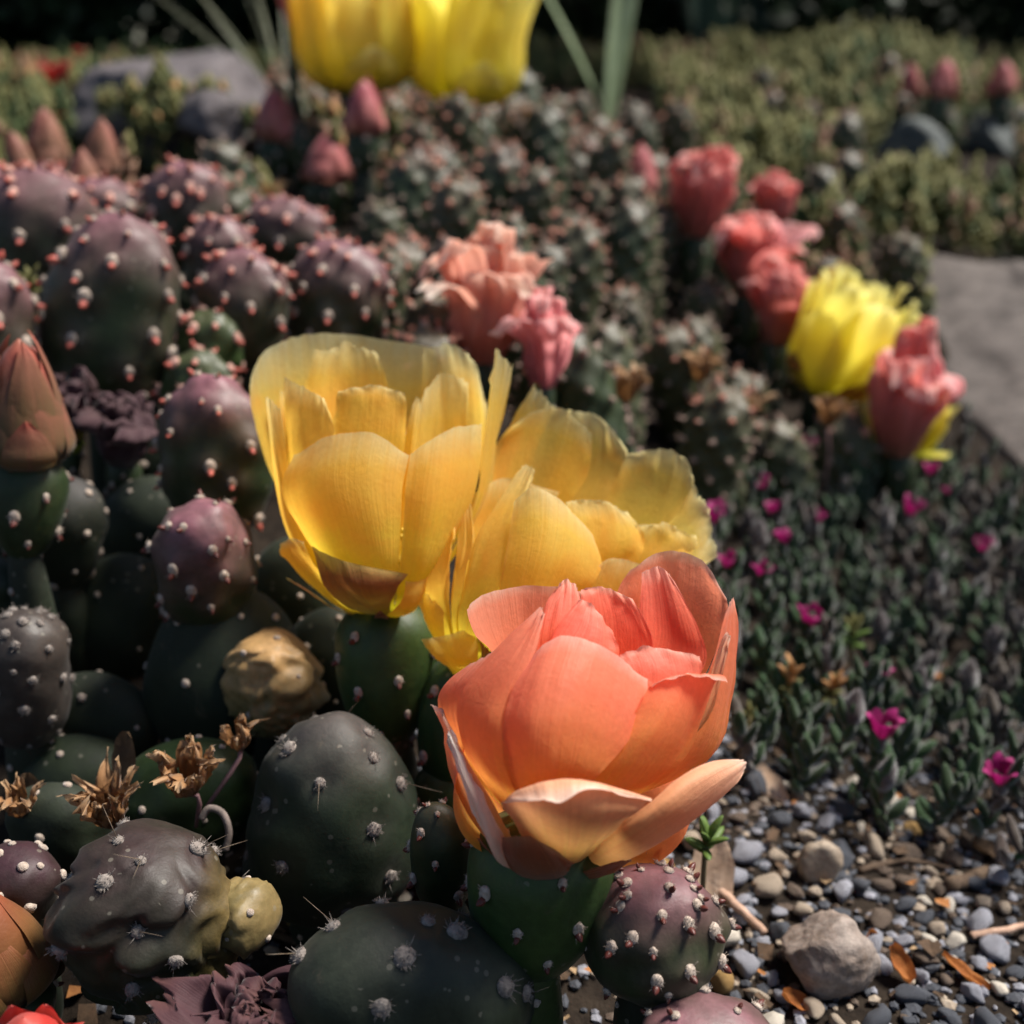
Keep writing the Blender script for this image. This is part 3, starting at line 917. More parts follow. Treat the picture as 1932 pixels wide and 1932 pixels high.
# ---- the orange flower, half open, on its fresh green ovary
D_OR = .25
base_or = P(*hero_px(1085, 1790), D_OR)
o_base = P(985, 1850, D_OR + .004)
t_or = thing('prickly_pear', Vector((o_base.x, o_base.y, ground_z(o_base.x, o_base.y))), 'cactus carrying the large salmon orange half-open flower on a fresh green ovary', 'cactus')
OP, OT, OB = 'petal', 'outer_tepal', 'bract'
orange = [
    (OP, 'orange', [[(1010, 1660, -8), (930, 1500, -20), (912, 1350, -23), (950, 1210, -20), (1014, 1108, -16)],
                    [(1040, 1670, -9), (1010, 1520, -25), (1010, 1360, -28), (1040, 1200, -24), (1090, 1050, -17)],
                    [(1070, 1670, -9), (1110, 1520, -25), (1140, 1360, -27), (1180, 1200, -23), (1215, 1075, -17)],
                    [(1100, 1660, -8), (1190, 1530, -22), (1290, 1420, -21), (1365, 1310, -17), (1376, 1190, -13)]], dict(ruf=.4, edge=.5)),
    (OP, 'orange', [[(960, 1650, -4), (835, 1500, -11), (770, 1360, -13), (772, 1240, -13), (880, 1100, -12), (1028, 956, -9)],
                    [(980, 1650, -6), (890, 1500, -18), (860, 1360, -21), (890, 1240, -19), (955, 1110, -16), (1038, 962, -10)],
                    [(1000, 1650, -7), (960, 1500, -21.5), (942, 1380, -24), (972, 1250, -21), (1014, 1120, -17), (1044, 980, -12)]], dict(ruf=.3, edge=.4)),
    (OP, 'orange', [[(950, 1640, 0), (800, 1480, -3), (722, 1360, -4), (703, 1270, -5), (725, 1205, -5), (810, 1140, -6)],
                    [(970, 1640, -3), (870, 1490, -9), (800, 1370, -10), (785, 1270, -11), (810, 1190, -11), (890, 1095, -10)]], dict(ruf=.3, edge=.3)),
    (OP, 'orange', [[(1100, 1660, -7), (1180, 1530, -19), (1260, 1400, -20), (1340, 1290, -18), (1380, 1215, -16), (1388, 1208, -16.5)],
                    [(1130, 1660, -6), (1290, 1530, -17), (1380, 1400, -19), (1450, 1290, -17), (1490, 1182, -14), (1505, 1172, -15.5)],
                    [(1160, 1650, -4), (1380, 1540, -11), (1490, 1440, -12), (1555, 1320, -12), (1605, 1185, -11), (1636, 1196, -14)]], dict(ruf=.5, edge=.7)),
    (OP, 'orange', [[(1150, 1640, -2), (1380, 1530, -7), (1490, 1400, -9), (1540, 1250, -8), (1600, 1080, -6), (1640, 950, -3)],
                    [(1160, 1640, 0), (1430, 1520, -4), (1555, 1400, -5), (1602, 1250, -5), (1632, 1080, -3), (1648, 935, -1)],
                    [(1170, 1640, 2), (1470, 1510, 0), (1598, 1430, 0), (1642, 1270, 0), (1668, 1080, 0), (1653, 928, 1)]], dict(ruf=.4, edge=.7)),
    (OP, 'peach', [[(1170, 1640, -3), (1400, 1500, -8), (1540, 1330, -10), (1575, 1190, -9), (1605, 1090, -8), (1632, 1035, -8)],
                   [(1175, 1640, -2), (1410, 1500, -7), (1560, 1330, -9), (1612, 1200, -9.5), (1632, 1110, -9), (1645, 1050, -8)]], dict(ruf=.4, edge=.9, jag=.03)),
    (OP, 'orange', [[(1130, 1600, 4), (1200, 1350, 12), (1240, 1100, 16), (1268, 930, 17), (1325, 838, 18)],
                    [(1140, 1600, 5), (1270, 1350, 16), (1320, 1100, 20), (1360, 910, 21), (1395, 787, 22)],
                    [(1150, 1600, 6), (1330, 1350, 18), (1400, 1100, 22), (1450, 900, 23), (1475, 776, 23)],
                    [(1160, 1600, 5), (1400, 1350, 16), (1510, 1110, 19), (1560, 930, 20), (1560, 815, 20)],
                    [(1170, 1600, 5), (1450, 1350, 12), (1580, 1140, 14), (1630, 1000, 15), (1632, 930, 16)]], dict(ruf=.4, edge=.5)),
    (OP, 'coral', [[(1150, 1500, 6), (1270, 1270, 12), (1340, 1080, 15), (1352, 960, 17), (1358, 845, 18)],
                   [(1160, 1500, 6), (1350, 1270, 13), (1450, 1100, 16), (1450, 980, 18), (1412, 825, 19)],
                   [(1170, 1500, 5), (1420, 1270, 9), (1560, 1150, 11), (1540, 1020, 14), (1448, 850, 18)]], dict(ruf=.4, edge=.6)),
    (OP, 'orange', [[(1080, 1600, 4), (960, 1350, 8), (880, 1120, 9), (822, 1045, 9), (795, 965, 10)],
                    [(1090, 1600, 5), (980, 1350, 12), (915, 1140, 14), (870, 1030, 14), (845, 918, 15)],
                    [(1100, 1600, 6), (1020, 1350, 16), (990, 1150, 18), (970, 1010, 19), (960, 890, 19)],
                    [(1120, 1600, 8), (1080, 1350, 18), (1080, 1150, 20), (1085, 1000, 21), (1100, 892, 21)]], dict(ruf=.3, edge=.4)),
    # the furled heart
    (OP, 'coral', [[(1060, 1500, -5), (1030, 1250, -9), (1022, 1090, -8), (1045, 965, -5), (1098, 878, -2)],
                   [(1100, 1500, -7), (1090, 1250, -11), (1090, 1080, -9), (1105, 960, -5), (1120, 864, -1)],
                   [(1140, 1500, -5), (1160, 1250, -9), (1175, 1100, -7), (1172, 990, -4), (1152, 892, -1)]], dict(ruf=.5, edge=.8)),
    (OP, 'coral', [[(1080, 1500, -8), (1040, 1250, -13), (1045, 1100, -11), (1100, 1000, -8), (1158, 934, -5)],
                   [(1120, 1500, -9), (1130, 1250, -14), (1140, 1120, -12), (1185, 1030, -8.5), (1200, 948, -5)],
                   [(1160, 1500, -8), (1230, 1250, -11), (1285, 1130, -9), (1270, 1060, -7), (1232, 1005, -5)]], dict(ruf=.5, edge=.8, jag=.02)),
    (OP, 'coral', [[(1150, 1500, 2), (1160, 1200, 4), (1165, 1000, 5), (1160, 900, 6)],
                   [(1180, 1500, 4), (1260, 1200, 8), (1260, 1000, 9), (1235, 893, 10)],
                   [(1210, 1500, 4), (1350, 1250, 6), (1400, 1080, 7), (1330, 930, 9)]], dict(ruf=.6, edge=1.0, jag=.03)),
    (OP, 'coral', [[(1170, 1500, -6), (1290, 1300, -13), (1312, 1180, -12), (1288, 1108, -10)],
                   [(1220, 1500, -5), (1380, 1300, -13), (1420, 1180, -11), (1392, 1082, -8)],
                   [(1260, 1500, -3), (1470, 1330, -10), (1550, 1200, -8), (1545, 1115, -6)]], dict(ruf=.6, edge=.9, jag=.03)),
    (OP, 'coral', [[(1080, 1500, 6), (1060, 1250, 12), (1060, 1050, 13), (1080, 930, 13)],
                   [(1120, 1500, 7), (1140, 1250, 14), (1150, 1050, 15), (1160, 905, 15)],
                   [(1160, 1500, 7), (1240, 1250, 14), (1260, 1050, 15), (1270, 915, 15)]], dict(ruf=.6, edge=.9, jag=.03)),
    # low outer tepals
    (OT, 'peach', [[(1030, 1785, -4), (970, 1700, -17), (915, 1615, -23), (905, 1585, -25), (922, 1588, -27)],
                   [(1060, 1795, -5), (1030, 1715, -21), (985, 1615, -28), (975, 1540, -29), (1000, 1582, -33)],
                   [(1090, 1800, -6), (1100, 1725, -23), (1090, 1620, -30), (1095, 1506, -30.5), (1100, 1578, -35)],
                   [(1120, 1800, -6), (1180, 1720, -22.5), (1210, 1620, -29), (1220, 1525, -29), (1212, 1545, -31.5)],
                   [(1150, 1795, -6), (1240, 1705, -20), (1330, 1630, -24), (1388, 1576, -23), (1386, 1584, -24)]], dict(ruf=.3, edge=.8, jag=.02)),
    (OT, 'peach', [[(1150, 1785, -4), (1260, 1680, -18), (1380, 1590, -21), (1480, 1503, -18), (1580, 1455, -13), (1672, 1448, -8)],
                   [(1155, 1790, -4.5), (1290, 1700, -20), (1410, 1610, -23), (1520, 1520, -20), (1610, 1470, -14.5), (1684, 1450, -9)],
                   [(1160, 1795, -4.5), (1310, 1730, -19), (1450, 1640, -21), (1560, 1555, -18), (1645, 1495, -13.5), (1692, 1458, -9)],
                   [(1170, 1803, -3), (1330, 1766, -14), (1490, 1672, -15), (1600, 1582, -13), (1662, 1522, -11), (1692, 1478, -9)]], dict(ruf=.3, edge=.3)),
    (OT, 'peach', [[(1000, 1790, 0), (860, 1705, -3), (770, 1570, -5), (727, 1430, -6), (716, 1340, -5), (678, 1270, -3)],
                   [(1010, 1790, -2), (900, 1700, -8), (815, 1575, -11), (762, 1450, -11), (732, 1345, -8), (694, 1275, -4.5)],
                   [(1015, 1790, -3), (940, 1700, -12), (880, 1585, -15), (808, 1470, -14), (748, 1350, -10), (713, 1288, -5.5)],
                   [(1000, 1795, -5), (905, 1762, -16), (838, 1620, -19), (788, 1500, -17), (742, 1378, -12), (716, 1302, -7)]], dict(ruf=.3, edge=.8, jag=.02)),
    (OT, 'rim', [[(1000, 1792, -6), (907, 1690, -17.5), (852, 1575, -19.5), (797, 1475, -18), (742, 1350, -13)],
                 [(990, 1797, -7), (900, 1740, -18.5), (838, 1605, -21), (786, 1498, -19.5), (736, 1368, -14)],
                 [(980, 1800, -7), (895, 1776, -18), (826, 1632, -20.5), (779, 1520, -19), (733, 1385, -14)]], dict(ruf=.3, edge=.9, jag=.03)),
    (OB, 'bract', [[(1050, 1832, -2), (960, 1818, -12), (915, 1755, -17), (907, 1698, -19)],
                   [(1065, 1838, -3), (1010, 1828, -16), (965, 1765, -22.5), (965, 1694, -24)],
                   [(1090, 1836, -4), (1080, 1822, -18), (1065, 1780, -23.5), (1015, 1702, -26)],
                   [(1110, 1832, -3), (1120, 1812, -16), (1130, 1796, -20), (1140, 1782, -22)]], dict(ruf=.3, edge=.4)),
    (OB, 'bract', [[(1110, 1825, -2), (1180, 1806, -12), (1250, 1785, -14), (1322, 1762, -13)],
                   [(1120, 1838, -2), (1190, 1834, -10), (1260, 1816, -11), (1326, 1776, -11)]], dict(ruf=.2, edge=.3)),
    (OB, 'bract', [[(1020, 1800, 1), (930, 1790, -5), (870, 1745, -7), (825, 1700, -7)],
                   [(1030, 1815, -1), (945, 1808, -9), (890, 1765, -12), (840, 1705, -10)]], dict(ruf=.2, edge=.3)),
]
hero_flower(t_or, base_or, Vector((0, 0, 1)) + RGT * .2, D_OR, (1085, 1790, 0), orange, 'salmon orange half-open flower with rolled outer petals', 4, 26, 2)
# two water marks and a dark fleck would be too small to build; the tepal backs that close the cup behind
back_or = [pt(a, [(4, 1), (21, 4), (29, 14), (30, 26), (28, 34)], [4, 12, 16, 14, 7], 'orange', bow=.2, ruf=.5, wrap=.85, seed=200 + a) for a in (120, 165, 210, 250)]
fo = [c for c in t_or.children if c.name.startswith('flower')][0]
for sp in back_or:
    me = petal_mesh('petal', sp, M['orange'], 20, 15)
    ob('petal', me, fo, None, None, (.8, .8, .8))
ov_top = P(1030, 1600, D_OR + .002)
ovary(t_or, o_base, ov_top - o_base, (ov_top - o_base).length * 1000 + 8, 30, seed=4, n=24, asize=1.25, label='fresh green ovary below the orange flower')
foot(t_or, o_base + Vector((0, 0, .006)), 10, mat='pad_green', seed=4)

# ---- left yellow flower
D_Y1 = .314
base_y1 = P(*hero_px(540, 985), D_Y1)
o1 = P(728, 1420, D_Y1 + .004)
t_y1 = thing('prickly_pear', Vector((o1.x, o1.y, ground_z(o1.x, o1.y))), 'cactus with the upright amber yellow tulip-shaped flower beside the bluish pad', 'cactus')
Y = 'yellow'
SPL = 'sepal'
yellow1 = [
    (OP, Y, [[(510, 960, -6), (370, 850, -16), (250, 700, -18), (198, 570, -17), (240, 468, -15)],
             [(530, 960, -8), (440, 850, -23), (370, 700, -27), (330, 550, -26), (350, 408, -22)],
             [(545, 960, -9), (520, 850, -24), (490, 700, -28.5), (470, 550, -28), (490, 398, -24)],
             [(560, 960, -9), (570, 850, -22), (584, 700, -25), (590, 570, -24.5), (608, 470, -22)]], dict(ruf=.3, edge=.4)),
    (OP, Y, [[(560, 960, -9), (577, 850, -22), (590, 700, -24.5), (598, 560, -24), (612, 462, -21.5)],
             [(575, 960, -8), (640, 850, -22), (680, 700, -25), (705, 550, -24), (725, 390, -20)],
             [(590, 960, -6), (690, 850, -13), (775, 700, -15), (832, 540, -14), (846, 362, -11)]], dict(ruf=.3, edge=.4)),
    (OP, Y, [[(500, 960, -3), (330, 860, -4), (215, 720, -4), (172, 520, -3), (148, 282, -2)],
             [(505, 960, -5), (350, 860, -9), (240, 720, -10), (192, 520, -9), (160, 284, -5)],
             [(510, 960, -6), (370, 860, -13), (275, 710, -14), (225, 520, -12), (196, 320, -8)]], dict(ruf=.2, edge=.3)),
    (OP, Y, [[(500, 930, 4), (300, 780, 8), (180, 560, 10), (112, 370, 11), (92, 245, 12)],
             [(510, 930, 5), (330, 780, 12), (220, 560, 15), (160, 320, 17), (135, 140, 18)],
             [(520, 930, 6), (380, 780, 17), (300, 560, 21), (265, 300, 23), (250, 84, 24)],
             [(540, 930, 8), (470, 780, 22), (430, 560, 26), (410, 300, 28), (400, 76, 28)],
             [(560, 930, 8), (590, 780, 22), (610, 560, 26), (650, 330, 27), (690, 122, 27)]], dict(ruf=.5, edge=.8, jag=.02)),
    (OP, Y, [[(540, 930, 8), (560, 780, 20), (600, 560, 24), (640, 330, 25), (655, 135, 24)],
             [(560, 930, 8), (660, 780, 20), (720, 560, 23), (752, 330, 23), (735, 108, 23)],
             [(570, 930, 7), (705, 780, 17), (780, 570, 18), (820, 360, 18), (812, 160, 18)],
             [(580, 930, 6), (740, 780, 12), (822, 580, 12), (857, 420, 11), (862, 300, 11)]], dict(ruf=.5, edge=.9, jag=.03)),
    (OP, Y, [[(590, 950, -2), (730, 800, -3), (820, 600, -3), (848, 400, -2), (885, 125, 0)],
             [(592, 950, 0), (745, 800, 0), (850, 600, 1), (880, 400, 2), (912, 150, 3)],
             [(594, 950, 2), (750, 800, 4), (862, 600, 6), (897, 400, 6), (944, 182, 6)]], dict(ruf=.4, edge=.8, jag=.03)),
    (OP, Y, [[(520, 900, 3), (380, 700, 8), (300, 450, 11), (275, 260, 12), (300, 128, 13)],
             [(535, 900, 4), (450, 700, 13), (410, 450, 16), (400, 260, 17), (410, 112, 18)],
             [(550, 900, 4), (530, 700, 13), (530, 450, 16), (541, 260, 16), (508, 138, 17)]], dict(ruf=.6, edge=1.0, jag=.05)),
    (OP, Y, [[(520, 900, -3), (400, 700, -10), (350, 480, -12), (372, 310, -11), (380, 262, -11)],
             [(540, 900, -3), (490, 700, -12), (480, 480, -13), (490, 310, -12), (490, 240, -11)],
             [(560, 900, -3), (570, 700, -11), (590, 480, -12), (602, 340, -11), (596, 264, -11)]], dict(ruf=.7, edge=1.0, jag=.04)),
    (OP, Y, [[(510, 900, -3), (330, 720, -7), (230, 520, -8), (207, 350, -7), (205, 215, -6)],
             [(515, 900, -4), (370, 720, -12), (290, 520, -14), (268, 360, -12), (285, 256, -11)],
             [(520, 900, -5), (420, 720, -16), (372, 520, -18), (372, 400, -16), (345, 290, -14)]], dict(ruf=.5, edge=.9, jag=.04)),
    (OP, Y, [[(560, 900, 2), (600, 700, 2), (612, 480, 1), (640, 298, 1)],
             [(575, 900, 3), (670, 700, 6), (700, 480, 7), (708, 205, 8)],
             [(585, 900, 3), (730, 700, 5), (790, 480, 5), (800, 232, 6)]], dict(ruf=.7, edge=1.0, jag=.04)),
    (OP, Y, [[(530, 900, -2), (540, 700, -4), (560, 480, -5), (592, 405, -5)],
             [(545, 900, -2), (580, 700, -5), (606, 500, -6), (632, 285, -5)],
             [(555, 900, -2), (600, 700, -4), (630, 480, -5), (650, 305, -4)]], dict(ruf=.4, edge=.7, jag=.03)),
    (OP, Y, [[(480, 940, 6), (330, 820, 10), (240, 640, 12), (200, 440, 13), (190, 260, 14)],
             [(500, 940, 8), (420, 820, 18), (360, 640, 21), (330, 440, 22), (320, 250, 23)]], dict(ruf=.5, edge=.8)),
    (SPL, 'sepal', [[(510, 985, -4), (420, 960, -15), (335, 890, -21), (296, 758, -23)],
                    [(520, 988, -5), (450, 955, -19), (385, 885, -25), (352, 790, -26)],
                    [(530, 988, -5), (490, 950, -21), (450, 890, -27), (430, 816, -28)],
                    [(550, 985, -6), (550, 945, -19), (575, 890, -23), (606, 850, -23)]], dict(ruf=.3, edge=.3)),
    (SPL, Y, [[(490, 985, -1), (380, 960, -6), (290, 880, -8), (205, 800, -8), (192, 758, -8)],
              [(500, 985, -3), (400, 955, -10), (320, 870, -13), (240, 780, -13), (225, 735, -12)],
              [(505, 985, -4), (425, 950, -14), (360, 880, -17), (300, 800, -18), (272, 746, -16)]], dict(ruf=.4, edge=.8)),
    (SPL, 'sepal', [[(480, 985, 0), (370, 960, -2), (280, 900, -3), (213, 862, -3)],
                    [(490, 990, -1), (390, 972, -6), (300, 922, -6), (224, 868, -4)]], dict(ruf=.2, edge=.3)),
    (SPL, Y, [[(520, 990, -5), (560, 965, -18), (590, 920, -21), (600, 870, -21)],
              [(545, 992, -5), (600, 975, -16), (640, 920, -18), (650, 860, -18)],
              [(560, 990, -4), (625, 970, -12), (672, 900, -13), (690, 840, -12)]], dict(ruf=.3, edge=.3)),
    (OB, 'bract', [[(505, 992, -4), (495, 990, -14), (500, 982, -18), (514, 968, -19)],
                   [(540, 996, -4), (545, 994, -14), (535, 984, -18), (518, 968, -19)]], dict(ruf=.1, edge=.2)),
]
hero_flower(t_y1, base_y1, Vector((0, 0, 1)), D_Y1, (540, 985, 0), yellow1, 'amber yellow tulip-shaped flower standing upright', 6, 24, 3)
M['red_tip'] = simple_mat('red_margin', (.50, .06, .02), (.62, .14, .04), 300, .6, 0, None, .2, 0, .3)
ov1 = P(*hero_px(545, 965), D_Y1 + .002)
ovary(t_y1, o1, ov1 - o1, (ov1 - o1).length * 1000 + 4, 26, seed=6, n=20, asize=1.2, label='green ovary below the upright yellow flower')
foot(t_y1, o1 + Vector((0, 0, .004)), 9, mat='pad', seed=6)

# ---- right yellow flower, leaning over behind the orange one
D_Y2 = .310
base_y2 = P(*hero_px(800, 1180), D_Y2)
o2 = P(835, 1500, D_Y2 + .004)
t_y2 = thing('prickly_pear', Vector((o2.x, o2.y, ground_z(o2.x, o2.y))), 'cactus with the wide open yellow flower leaning behind the orange flower', 'cactus')
yellow2 = [
    (OP, Y, [[(760, 1130, -4), (690, 1000, -9), (640, 870, -10), (688, 730, -9), (730, 612, -6)],
             [(768, 1130, -5), (715, 1000, -13), (690, 870, -14), (725, 735, -12), (742, 608, -8)],
             [(775, 1130, -6), (740, 1000, -15), (735, 870, -17), (752, 740, -15), (754, 616, -10)]], dict(ruf=.3, edge=.9, jag=.03)),
    (OP, Y, [[(775, 1130, -5), (745, 1000, -14), (750, 850, -15), (765, 740, -13), (772, 600, -9)],
             [(785, 1130, -6), (770, 1000, -17), (790, 850, -18), (815, 740, -15), (800, 560, -9)]], dict(ruf=.3, edge=.6)),
    (OP, Y, [[(785, 1130, -6), (760, 1000, -16), (780, 900, -17), (830, 720, -14), (975, 500, -6)],
             [(795, 1130, -7), (800, 1000, -20), (860, 850, -22), (920, 680, -17), (1000, 505, -8)],
             [(805, 1130, -7), (850, 1000, -22), (915, 850, -24), (955, 680, -20), (1016, 520, -10)]], dict(ruf=.3, edge=.7, jag=.03)),
    (OP, Y, [[(800, 1130, -7), (870, 1000, -22), (908, 850, -24), (930, 720, -22), (946, 622, -18)],
             [(820, 1130, -7), (930, 1000, -24), (980, 850, -27), (1005, 710, -25), (1005, 574, -20)],
             [(835, 1130, -7), (990, 1000, -24), (1060, 850, -27), (1095, 730, -25), (1100, 614, -20)],
             [(860, 1120, -5), (1080, 990, -18), (1190, 890, -20), (1228, 820, -18), (1200, 725, -16)]], dict(ruf=.3, edge=.5)),
    (OP, Y, [[(850, 1100, 0), (1000, 950, -10), (1090, 800, -12), (1115, 700, -11), (1112, 618, -10)],
             [(870, 1100, 2), (1080, 950, -8), (1200, 800, -10), (1235, 700, -9), (1220, 612, -8)],
             [(890, 1100, 4), (1150, 960, -4), (1320, 830, -5), (1372, 750, -4), (1318, 655, -3)]], dict(ruf=1.2, edge=1.4, jag=.04)),
    (OP, Y, [[(860, 1100, 2), (1060, 960, -5), (1230, 840, -6), (1300, 760, -5), (1330, 690, -4)],
             [(880, 1100, 3), (1120, 960, -2), (1320, 840, -2), (1420, 760, 0), (1440, 690, 1)],
             [(895, 1100, 4), (1160, 990, -2), (1370, 900, -2), (1500, 810, 0), (1540, 740, 2)]], dict(ruf=1.3, edge=1.5, jag=.05)),
    (OP, Y, [[(800, 1050, 6), (820, 800, 14), (850, 600, 18), (890, 430, 20), (965, 345, 20)],
             [(820, 1050, 8), (920, 800, 18), (990, 600, 22), (1045, 430, 24), (1090, 314, 24)],
             [(840, 1050, 8), (1000, 800, 16), (1110, 640, 18), (1190, 510, 19), (1196, 395, 20)]], dict(ruf=.5, edge=.8, jag=.02)),
    (OP, Y, [[(800, 1050, 8), (830, 800, 16), (870, 560, 20), (930, 380, 22), (1008, 240, 22)],
             [(805, 1050, 9), (850, 800, 18), (910, 560, 22), (980, 390, 24), (1040, 268, 24)],
             [(810, 1050, 10), (880, 800, 20), (960, 560, 24), (1030, 420, 25), (1080, 318, 25)]], dict(ruf=.4, edge=1.1, jag=.05)),
    (OP, Y, [[(830, 1050, 10), (960, 800, 20), (1050, 600, 25), (1100, 450, 27), (1120, 322, 27)],
             [(850, 1050, 10), (1040, 800, 20), (1150, 600, 25), (1210, 480, 27), (1225, 344, 27)],
             [(870, 1050, 10), (1120, 820, 18), (1240, 650, 22), (1300, 540, 24), (1312, 450, 24)]], dict(ruf=.5, edge=1.2, jag=.03)),
    (OP, Y, [[(860, 1060, 8), (1080, 830, 14), (1200, 680, 18), (1270, 560, 20), (1306, 462, 21)],
             [(880, 1060, 6), (1160, 850, 10), (1310, 690, 14), (1385, 570, 16), (1410, 448, 17)],
             [(890, 1065, 5), (1200, 870, 8), (1360, 720, 11), (1455, 600, 13), (1495, 472, 14)],
             [(900, 1070, 4), (1230, 880, 5), (1400, 750, 8), (1500, 650, 10), (1528, 548, 11)]], dict(ruf=.6, edge=1.2, jag=.03)),
    (OP, Y, [[(880, 1070, 2), (1160, 900, 2), (1330, 780, 4), (1450, 680, 6), (1526, 560, 8)],
             [(890, 1080, 0), (1200, 930, -2), (1380, 830, -1), (1500, 740, 2), (1580, 660, 5)],
             [(900, 1090, -3), (1200, 980, -8), (1380, 900, -7), (1510, 860, -4), (1600, 790, 1)]], dict(ruf=.7, edge=1.4, jag=.04)),
    (OP, Y, [[(860, 1120, -5), (1000, 1030, -14), (1100, 950, -18), (1165, 890, -19)],
             [(880, 1130, -5), (1080, 1050, -15), (1190, 940, -18), (1255, 800, -18)],
             [(890, 1130, -4), (1150, 1060, -11), (1300, 980, -12), (1390, 830, -12)]], dict(ruf=.4, edge=.5)),
    (OP, Y, [[(790, 1100, 0), (760, 900, 2), (770, 740, 4), (800, 600, 5)],
             [(800, 1100, 2), (840, 900, 6), (890, 720, 9), (930, 540, 10)],
             [(810, 1100, 3), (930, 900, 8), (1020, 740, 10), (1090, 590, 12)]], dict(ruf=.6, edge=1.0, jag=.03)),
    (SPL, Y, [[(760, 1160, -5), (700, 1090, -10), (660, 1000, -11), (624, 908, -9)],
              [(768, 1160, -6), (722, 1095, -13), (692, 1000, -14), (672, 915, -12)],
              [(775, 1160, -6), (738, 1100, -15), (720, 1010, -16), (720, 932, -14)]], dict(ruf=.4, edge=.9, jag=.03)),
    (SPL, Y, [[(770, 1190, -4), (720, 1140, -12), (680, 1105, -13), (646, 1062, -12)],
              [(790, 1190, -5), (770, 1145, -17), (745, 1095, -19), (735, 1045, -18)],
              [(810, 1185, -5), (830, 1140, -16), (832, 1085, -17), (812, 1022, -16)]], dict(ruf=.3, edge=.7, jag=.03)),
    (SPL, 'sepal', [[(800, 1190, -5), (830, 1140, -15), (842, 1090, -16), (818, 1024, -15)],
                    [(820, 1185, -3), (860, 1150, -10), (880, 1110, -10), (900, 1080, -9)]], dict(ruf=.2, edge=.3)),
]
hero_flower(t_y2, base_y2, Vector((0, 0, 1)) + RGT * .5, D_Y2, (800, 1180, 0), yellow2, 'wide open yellow flower with crinkled petals', 6, 22, 5)
ov2 = P(*hero_px(800, 1165), D_Y2 + .002)
ovary(t_y2, o2, ov2 - o2, (ov2 - o2).length * 1000 + 5, 21, seed=9, n=16, asize=1.1, label='slender green ovary below the leaning yellow flower')
foot(t_y2, o2 + Vector((0, 0, .004)), 9, mat='pad_green', seed=9)

# ------------------------------------------------------------------ prickly pear pads around the flowers
G_PURPLE = 'purple-topped pads on the left mound'
# foreground, beside and under the orange flower
prickly(1222, 1628, 1860, .255, 262, 'dark egg-shaped pad with mauve crown and brown scale leaves, touching the orange flower', axis=(.10, -.05, 1), thick=.85,
        mat='pad', n=46, seed=21, purple=.9, ptop=.66, asize=1.2, dense=1.7, taper=-.15, sharp=2.3, dent=.5)
prickly(800, 1690, 1975, .262, 440, 'broad bluish-green pad with big grey wool tufts lying under the green ovary', axis=(.05, -.35, 1), thick=.62,
        mat='pad_blue', n=26, seed=23, purple=.25, kind='old', asize=2.0, dent=-1.3, taper=.0, spines=9)
prickly(1330, 1893, 2050, .246, 260, 'low dark pad with brown scale leaves on its mauve rim, at the gravel edge', axis=(.15, -.3, 1), thick=.8,
        mat='pad', n=26, seed=25, purple=1.0, ptop=.5, asize=1.1, dent=.4)
prickly(838, 1497, 1735, .272, 120, 'narrow green pad squeezed behind the ovary of the orange flower', axis=(0, .05, 1), thick=.7,
        mat='pad', n=20, seed=27, purple=.15, asize=1.0, taper=.2)
prickly(622, 1325, 1730, .305, 325, 'round dusky blue-green pad with sunken grey tufts behind the wrinkled plum pad', axis=(.08, .05, 1), thick=.85,
        mat='pad_blue', n=24, seed=29, purple=.75, ptop=.7, kind='old', asize=1.65, dent=-1.7, taper=-.25, sharp=2.1, spines=5)
prickly(525, 1190, 1385, .335, 180, 'shrivelled tan fruit with puckered top beside the blue-green pad', 'fruit', name='shrivelled_fruit', axis=(0, .05, 1), thick=.9,
        mat='pad_tan', n=9, seed=31, purple=.0, kind='tiny', asize=.9, wrinkle=.28, taper=.05, sharp=3.0, dry=(lambda q: q[:, 2] * 1.3 - .4, 1.0), rows=60, cols=64)
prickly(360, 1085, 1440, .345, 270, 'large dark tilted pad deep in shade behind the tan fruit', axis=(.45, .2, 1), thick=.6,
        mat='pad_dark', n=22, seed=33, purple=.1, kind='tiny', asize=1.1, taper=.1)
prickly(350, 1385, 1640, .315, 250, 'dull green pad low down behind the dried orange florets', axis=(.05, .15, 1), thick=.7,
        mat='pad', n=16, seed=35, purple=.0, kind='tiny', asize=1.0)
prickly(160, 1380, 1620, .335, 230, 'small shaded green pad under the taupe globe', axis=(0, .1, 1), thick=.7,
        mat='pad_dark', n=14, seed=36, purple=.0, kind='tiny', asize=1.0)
# the wrinkled plum pad with its yellow bulge
t_w, tip_w, L_w = prickly(300, 1548, 1875, .268, 345, 'wrinkled plum-green pad with grey tufts and a yellow bulge on its side', axis=(.06, -.05, 1), thick=.85,
        mat='pad_plum', n=24, seed=38, purple=.8, ptop=.35, kind='old', asize=1.75, wrinkle=.26, wfreq=1.25, dent=-.6, taper=.0, sharp=2.5, rows=70, cols=76, spines=10, nofoot=True, dry=(lambda q: (q[:, 0] - .45) * 2.2 - .2 * q[:, 2], 1.0))
for (u, v, d, L, W, ax, sd) in ((412, 1715, .264, 14, 17, (.95, -.45, .15), 3),):
    pad(t_w, P(u, v, d), Vector(ax), L, W, W * .9, mat='pad_tan', n=7, seed=sd, purple=.1, kind='tiny', asize=.7, wrinkle=.16, taper=.1, sharp=2.8, name='yellow_bulge',
        rows=40, cols=44, dry=(lambda q: q[:, 2] * 0 + .12, 1.0), label='yellow puckered bulge on the plum pad')
